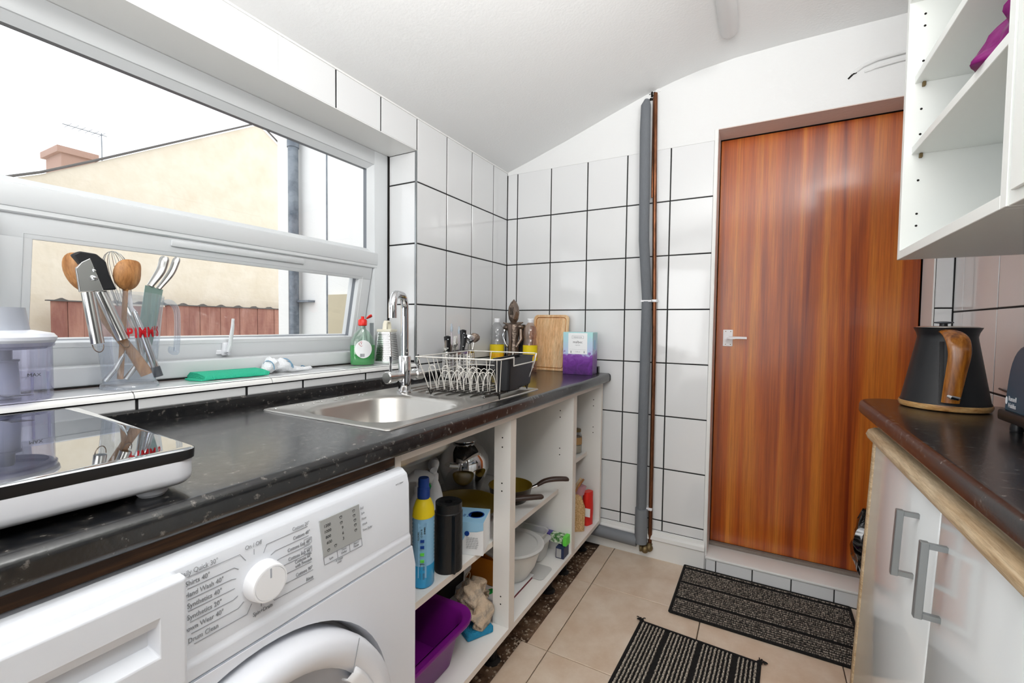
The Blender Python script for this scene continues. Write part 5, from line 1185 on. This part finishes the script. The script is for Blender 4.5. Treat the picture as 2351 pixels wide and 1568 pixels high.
b = MB(); b.lathe([(.028, 0), (.03, .003), (.03, .16), (.024, .175)], (.42, 1.63, SH), 20); b.build('can_body', 'paper', fs); b = MB(); b.lathe([(.025, .175), (.028, .20), (.031, .235), (.029, .24)], (.42, 1.63, SH), 20); b.build('can_cap', 'whitep', fs)
rl = thing('bin_bag_roll', 'black roll of bin bags standing on the cabinet shelf', 'roll', (.483, 1.832, SH))
rows = []
for i, z in enumerate((.0, .002, .05, .1, .15, .166, .168, .190, .192)):
    R = .0395 if z < .167 else .0375; rows.append([(.483+(R+.0012*sin(3*a))*cos(a), 1.832+(R+.0012*sin(3*a))*sin(a), SH+z) for a in [2*pi*k/32 for k in range(32)]])
rows.append([(.483+.012*cos(a), 1.832+.012*sin(a), SH+.191) for a in [2*pi*k/32 for k in range(32)]]); rows.append([(.483+.010*cos(a), 1.832+.010*sin(a), SH+.15) for a in [2*pi*k/32 for k in range(32)]])
b = MB(); b.strip(rows, True, True); b.build('rolled_film', mat('black_film', '#17181A', .38, bump=(40, .3)), rl)
b = MB(); b.box(.483+.03, .483+.0405, 1.832-.024, 1.832-.018, SH+.002, SH+.165); b.build('film_edge', 'black', rl)
dbx = thing('dishwasher_box', 'light blue and white dishwasher product box on the shelf', 'box', (0, 0, 0))
b = MB(); b.box(-.105, 0, 0, .105, 0, .1, .001); b.build('carton', 'paper', dbx, smooth=0)
b = MB(); b.box(-.1048, -.0002, .0002, .1048, .1, .1008); tp_ = b.build('top_flap', 'lightblue', dbx, smooth=0)
b = MB(); b.prism([(-.105, .1), (0, .1), (0, .078), (-.02, .072), (-.05, .070), (-.062, .045), (-.075, .035), (-.105, .035)], 'Y', -.0012, .0); b.build('front_blue_panel', 'lightblue', dbx, smooth=0)
b = MB(); b.lathe([(.0075, 0), (.0075, .0012)], (-.050, -.0022, .066), 20, axis='Y'); b.build('seal', 'blue', dbx)
for k in range(7): text('rinse aid salt and tabs'[k:k+19], .0052, (-.052, -.0014, .052-k*.0052), (1, 0, 0), (0, -1, 0), 'grey_ink', dbx, 'lettering')
b = MB(); b.lathe([(.025, 0), (.025, .0008), (.021, .0008), (.021, 0)], (-.034, .055, .1008), 24); b.build('swirl', 'blue', tp_)
text('Ice\nSalt', .016, (-.066, .035, .1012), (0, 1, 0), (0, 0, 1), 'blue', tp_); text('Fresh', .011, (-.084, .035, .1012), (0, 1, 0), (0, 0, 1), 'redink', tp_)
dbx.location = (.536, 1.935, SH); dbx.rotation_euler = (0, 0, radians(20))
def pan(nm, lb, x, y, r, h, hdir, hl, rise):
    t = thing(nm, lb, 'pan', (x, y, SH)); c = (x, y, SH)
    b = MB(); b.lathe([(r*.72, 0), (r*.76, .001), (r*.93, h*.5), (r, h), (r*1.015, h+.002)], c, 44, cap=True); b.b.faces.ensure_lookup_table()
    tops = [f for f in b.b.faces if len(f.verts) > 4 and f.calc_center_median().z > SH+h*.9]; bmesh.ops.delete(b.b, geom=tops, context='FACES_ONLY'); b.build('pan_outside', 'panouter', t, smooth=50)
    b = MB(); b.lathe([(r*1.015, h+.002), (r*.985, h+.0015), (r*.91, h*.5), (r*.74, .006), (.001, .0045)], c, 44, cap=False); b.build('nonstick_inside', 'oliveenamel', t, smooth=50)
    d = Vector(hdir).normalized(); C0 = Vector(c)
    b = MB(); b.tube([C0+d*(r*.98)+Vector((0, 0, h*.75)), C0+d*(r+.022)+Vector((0, 0, h*.9))], [.007, .009], 12); b.build('ferrule', 'chrome', t)
    b = MB(); b.tube([C0+d*(r+.018)+Vector((0, 0, h*.88)), C0+d*(r+.05)+Vector((0, 0, h+rise*.6)), C0+d*(r+hl*.6)+Vector((0, 0, h+rise)), C0+d*(r+hl*.92)+Vector((0, 0, h+rise*.95)), C0+d*(r+hl)+Vector((0, 0, h+rise*.6))], [.008, .0105, .0115, .011, .006], 12, flat=.7, sm=5); b.build('pan_handle', 'brownhandle', t)
pan('frying_pan', 'large frying pan with olive inside on the left of the shelf', .318, 2.135, .138, .046, (.70, .62, 0), .168, .004)
pan('saucepan', 'small olive-lined pan with long brown handle, right of the stile', .392, 2.362, .086, .058, (.80, .58, 0), .150, .018)
pt = thing('steel_pot', 'shiny round stainless steel pot at the back of the shelf', 'pot', (.19, 2.328, SH))
b = MB(); b.lathe([(.06, 0), (.065, .003), (.086, .06), (.104, .11), (.100, .15), (.078, .187), (.050, .208), (.040, .211)], (.19, 2.328, SH), 40); b.build('pot_body', 'chrome', pt)
b = MB(); b.lathe([(.038, .210), (.052, .218), (.052, .221), (.034, .216)], (.19, 2.328, SH), 32); b.build('pot_rim', 'chrome', pt)
b = MB(); b.tube([(.17, 2.25, SH+.135), (.19, 2.21, SH+.15), (.215, 2.20, SH+.15), (.235, 2.225, SH+.145)], .009, 8, flat=.5); b.build('pot_handle', 'stainless', pt)
us_ = thing('sink_trap', 'pale plastic sink waste pipe under the sink bowl', 'waste pipe', (.335, 1.745, .66))
b = MB(); b.lathe([(.03, .722), (.03, .70), (.022, .69), (.022, .665)], (.335, 1.745, 0), 18); b.tube([(.335, 1.745, .68), (.30, 1.75, .655), (.2, 1.78, .66), (.05, 1.8, .65)], .02, 12); b.build('trap_body', 'whitep', us_)
# purple basin
ba = thing('washing_up_basin', 'purple plastic washing-up basin on the cabinet floor', 'basin', (.36, 1.73, BT))
b = MB(); b.sqlathe([(.125, .115, .04, 0), (.132, .122, .045, .004), (.155, .148, .055, .125), (.160, .153, .058, .128), (.178, .170, .065, .132), (.180, .172, .066, .126), (.178, .170, .065, .120)], (.378, 1.718, BT), 8, cap=False); b.build('basin_body', 'purple', ba, smooth=50)
b = MB(); b.sqlathe([(.158, .151, .056, .130), (.152, .144, .053, .124), (.130, .120, .045, .006), (.05, .05, .04, .005), (.001, .001, .0005, .005)], (.378, 1.718, BT), 8, cap=False); bb = b.build('basin_inside', 'purple', ba, smooth=50)
sp = thing('sponge', 'blue sponge under the beige cloth in the cabinet', 'sponge', (0, 0, 0)); b = MB(); b.box(-.045, .045, -.03, .03, 0, .022, .003); b.build('sponge_block', 'sponge', sp); sp.location = (.495, 1.965, BT); sp.rotation_euler = (0, 0, radians(62))
cl = thing('dishcloth', 'crumpled beige striped cloth on top of the blue sponge', 'cloth', (.45, 2.02, BT))
b = MB(); rows = []
for i in range(34):
    t_ = i/33; cx_, cy_, cz_ = .528-.130*t_, 1.968+.055*t_, BT+.034+.042*sin(pi*t_*.9)+.02*t_; row = []
    for k in range(56):
        a = 2*pi*k/56; rr = (.006+.050*sin(pi*min(1, t_*.93+.06))**.6)*(1+.16*sin(5*a+i*.22)+.10*sin(9*a-i*.3)+.05*sin(17*a+i*.5)); row.append((cx_+rr*.35*cos(a)*sin(i*.5), cy_+rr*cos(a)*.95, max(BT+(.0225 if t_ < .38 else .001), cz_+rr*sin(a)*.8)))
    rows.append(row)
b.strip(rows, True, True); b.build('cloth_folds', 'beigecloth', cl, smooth=150)
b = MB(); b.tube([(.40, 2.055+.014*cos(a), BT+.105+.014*sin(a)) for a in [2*pi*k/12 for k in range(12)]], .002, 5, closed=True); b.build('hanging_loop', 'beigecloth', cl)
bp_ = thing('roasting_dish', 'glossy black roasting dish with a paper tag at the back', 'dish', (.26, 2.06, BT))
b = MB(); b.sqlathe([(.085, .10, .03, 0), (.09, .105, .03, .004), (.105, .12, .035, .10), (.112, .127, .036, .104), (.112, .127, .036, .108), (.100, .115, .03, .103), (.086, .10, .03, .01)], (.235, 2.075, BT), 6); b.build('dish_body', 'black', bp_)
b = MB(); b.prism([(2.10, BT+.05), (2.15, BT+.075), (2.155, BT+.13), (2.105, BT+.10)], 'X', .350, .3515); b.build('paper_tag', 'paper', bp_, smooth=0)
ob = thing('amber_tray', 'amber plastic tray standing on edge behind the cloth', 'tray', (.38, 2.16, BT))
for dy in (0, .035):
    b = MB(); b.box(.33, .475, 2.148+dy, 2.153+dy, BT+.04, BT+.125, .001); b.build('tray_wall', 'orange', ob, smooth=0)
b = MB(); b.box(.33, .475, 2.148, 2.188, BT+.036, BT+.041); b.build('tray_floor', 'orange', ob)
tn = thing('patterned_tin', 'white tin with green and red motif under the amber tray', 'tin', (.40, 2.13, BT))
b = MB(); b.box(.30, .50, 2.085, 2.195, BT, BT+.034, .003); b.build('tin_body', 'paper', tn)
b = MB(); b.lathe([(.020, 0), (.001, .001)], (.45, 2.12, BT+.0342), 16, sx=.6, cap=False); b.build('leaf_motif', 'greenp', tn)
b = MB(); b.lathe([(.008, 0), (.001, .001)], (.40, 2.10, BT+.0342), 12, cap=False); b.build('flower_motif', 'red', tn)
mb = thing('mixing_bowl', 'white plastic mixing bowl with translucent lid, right of the stile', 'bowl', (.435, 2.29, BT))
b = MB(); b.lathe([(.058, .006), (.062, .008), (.092, .055), (.108, .105), (.114, .126), (.116, .128)], (.438, 2.292, BT), 44); b.build('bowl_body', mat('white_bowl', '#DEDDD8', .3), mb, smooth=50)
b = MB(); b.lathe([(.121, .124), (.125, .132), (.118, .137), (.100, .135), (.098, .130), (.001, .130)], (.438, 2.292, BT), 44); b.build('bowl_lid', 'frost', mb, smooth=40)
mt_ = thing('thin_booklet', 'thin booklet with dark red edge under the mixing bowl', 'booklet', (.5, 2.2, BT)); b = MB(); b.box(.36, .515, 2.15, 2.34, BT, BT+.0035); b.build('cover', mat('dark_red_card', '#6E1C2A', .5), mt_, smooth=0); b = MB(); b.box(.362, .512, 2.152, 2.338, BT+.0035, BT+.0055); b.build('pages', 'paper', mt_, smooth=0)
tb = thing('storage_tub', 'translucent plastic tubs nested behind the mixing bowl', 'tub', (.42, 2.46, BT))
for k, (dx, dz_) in enumerate(((0, 0), (.012, .03))):
    b = MB(); b.sqlathe([(.055, .035, .02, .002+dz_), (.06, .04, .02, .006+dz_), (.072, .05, .025, .075+dz_), (.078, .055, .028, .078+dz_), (.078, .055, .028, .082+dz_)], (.435-dx, 2.465, BT), 6, cap=(k == 0)); b.build('tub', 'frost', tb)
sl = thing('loose_lid', 'loose translucent lid lying by the mixing bowl', 'lid', (.52, 2.38, BT)); b = MB(); b.sqlathe([(.04, .05, .02, 0), (.042, .052, .02, .003), (.036, .046, .018, .004)], (.515, 2.37, BT), 6); b.build('lid_disc', 'frost', sl)
cf_ = thing('cling_film_box', 'purple and green cling film box lying along the cabinet side', 'box', (.43, 2.545, .20))
b = MB(); b.box(.28, .555, 2.527, 2.563, .1905, .222, .001); b.build('carton', mat('green_print', '#3E7A34', .5, noise=((60, 60, 60), '#DDE8D2', .45, .6)), cf_, smooth=0)
b = MB(); b.box(.41, .495, 2.5265, 2.5635, .190, .2225); b.build('purple_band', mat('purple_card', '#55489C', .5), cf_, smooth=0); b = MB(); b.box(.553, .569, 2.524, 2.5655, .186, .2235, .001); b.build('end_flap', 'limep', cf_, smooth=0)
text('10m', .026, (.430, 2.5262, .197), (1, 0, 0), (0, -1, 0), 'paper', cf_, bold=.0006); text('10m', .026, (.430, 2.534, .2227), (1, 0, 0), (0, 0, 1), 'paper', cf_, bold=.0006)
fo = thing('foil_box', 'dark blue and silver foil box standing under the cling film box', 'box', (.55, 2.52, BT))
b = MB(); b.box(.53, .566, 2.505, 2.56, BT, .1855, .001); b.build('carton', 'navy', fo, smooth=0); b = MB(); b.box(.533, .555, 2.5042, 2.506, BT+.004, .181); b.build('silver_panel', 'foil', fo, smooth=0)
# narrow cabinet
jr = thing('glass_jar', 'glass jar with metal lid on the narrow cabinet shelf', 'jar', (.455, 2.76, .473))
b = MB(); b.lathe([(.028, 0), (.031, .004), (.031, .085), (.024, .10), (.024, .108)], (.462, 2.895, .4732), 24, cap=False); b.build('jar_glass', 'bottleclear', jr)
b = MB(); b.lathe([(.028, .004), (.028, .04)], (.462, 2.895, .4732), 20); b.build('jar_contents', mat('pale_grain', '#B9B09A', .8), jr); b = MB(); b.lathe([(.0315, .045), (.0315, .08)], (.462, 2.895, .4732), 20, cap=False); b.build('jar_label', mat('tan_label', '#B08A5A', .6), jr)
b = MB(); b.lathe([(.026, .106), (.026, .118), (.022, .119)], (.462, 2.895, .4732), 20); b.build('jar_lid', 'brass', jr)
wb2 = thing('drink_bottle', 'clear bottle with blue label high in the narrow cabinet', 'bottle', (.40, 2.80, .473))
b = MB(); b.lathe([(.030, 0), (.033, .004), (.033, .17), (.015, .215), (.013, .235)], (.405, 2.83, .4732), 22, cap=False); b.build('bottle_body', 'bottleclear', wb2); b = MB(); b.lathe([(.0336, .12), (.0336, .165)], (.405, 2.83, .4732), 22, cap=False); b.build('label', 'blue', wb2); b = MB(); b.lathe([(.015, .233), (.015, .25)], (.405, 2.83, .4732), 16); b.build('cap', 'whitep', wb2)
bg_ = thing('grain_bag', 'clear bag of golden grain in the narrow cabinet', 'food bag', (.46, 2.78, BT))
def sack(x, y, hx, hy, h, n, m, p, jit=.05, top=.5, rot=0):
    b = MB(); rows = []
    for i in range(10):
        t_ = i/9; k = 1-.15*abs(t_-.35)-(1-top)*max(0, t_-.7)/.3; row = []
        for q in range(20):
            a = 2*pi*q/20; s = (abs(cos(a))**4+abs(sin(a))**4)**-.25; w = (1+jit*random.uniform(-1, 1)); u = hx*k*cos(a)*s*w; v = hy*k*sin(a)*s*w; row.append((x+u*cos(rot)-v*sin(rot), y+u*sin(rot)+v*cos(rot), BT+.0006+h*t_))
        rows.append(row)
    b.strip(rows, True, True); return b.build(n, m, p, smooth=60)
sack(.505, 2.79, .046, .030, .17, 'grain', mat('golden_grain', '#B98E58', .7, noise=((180, 180, 180), '#E2C090', .4, .6)), bg_, .04, .6, .5)
b = MB(); rows = []
for i in range(6): rows.append([(.520+(.020+.010*i/5)*cos(a)*(1+.2*sin(5*a)), 2.80+(.016+.006*i/5)*sin(a), BT+.165+.045*i/5) for a in [2*pi*k/16 for k in range(16)]])
b.strip(rows, True); b.build('bag_neck', clear('pink_film', '#E9B9C4', milky=.5), bg_, smooth=30)
pg = thing('clothes_peg', 'wooden clothes peg clipped on the neck of the grain bag', 'peg', (.47, 2.76, BT+.2)); b = MB()
b.tube([(.490, 2.755, BT+.165), (.512, 2.775, BT+.21), (.534, 2.785, BT+.25)], [.006, .008, .006], 4); b.build('peg_half', 'oak', pg); b = MB(); b.tube([(.500, 2.762, BT+.16), (.520, 2.782, BT+.205), (.544, 2.792, BT+.245)], [.005, .006, .006], 4); b.build('peg_half', 'spoon', pg)
rp = thing('red_packet', 'red food packet with white label beside the grain bag', 'packet', (.53, 2.84, BT)); sack(.538, 2.875, .028, .018, .16, 'packet_body', 'red', rp, .03, 1.0, 1.2)
b = MB(); b.prism([(.522, BT+.05), (.562, BT+.05), (.563, BT+.09), (.523, BT+.09)], 'Y', 2.838, 2.840); b.build('label', 'paper', rp, smooth=0)
yp = thing('biscuit_packet', 'small yellow packet low in front of the grain bag', 'packet', (.49, 2.70, BT)); b = MB(); b.box(.47, .525, 2.69, 2.74, BT+.0005, BT+.045, .004); b.build('packet_body', mat('straw_card', '#D9C08A', .6), yp, smooth=0)
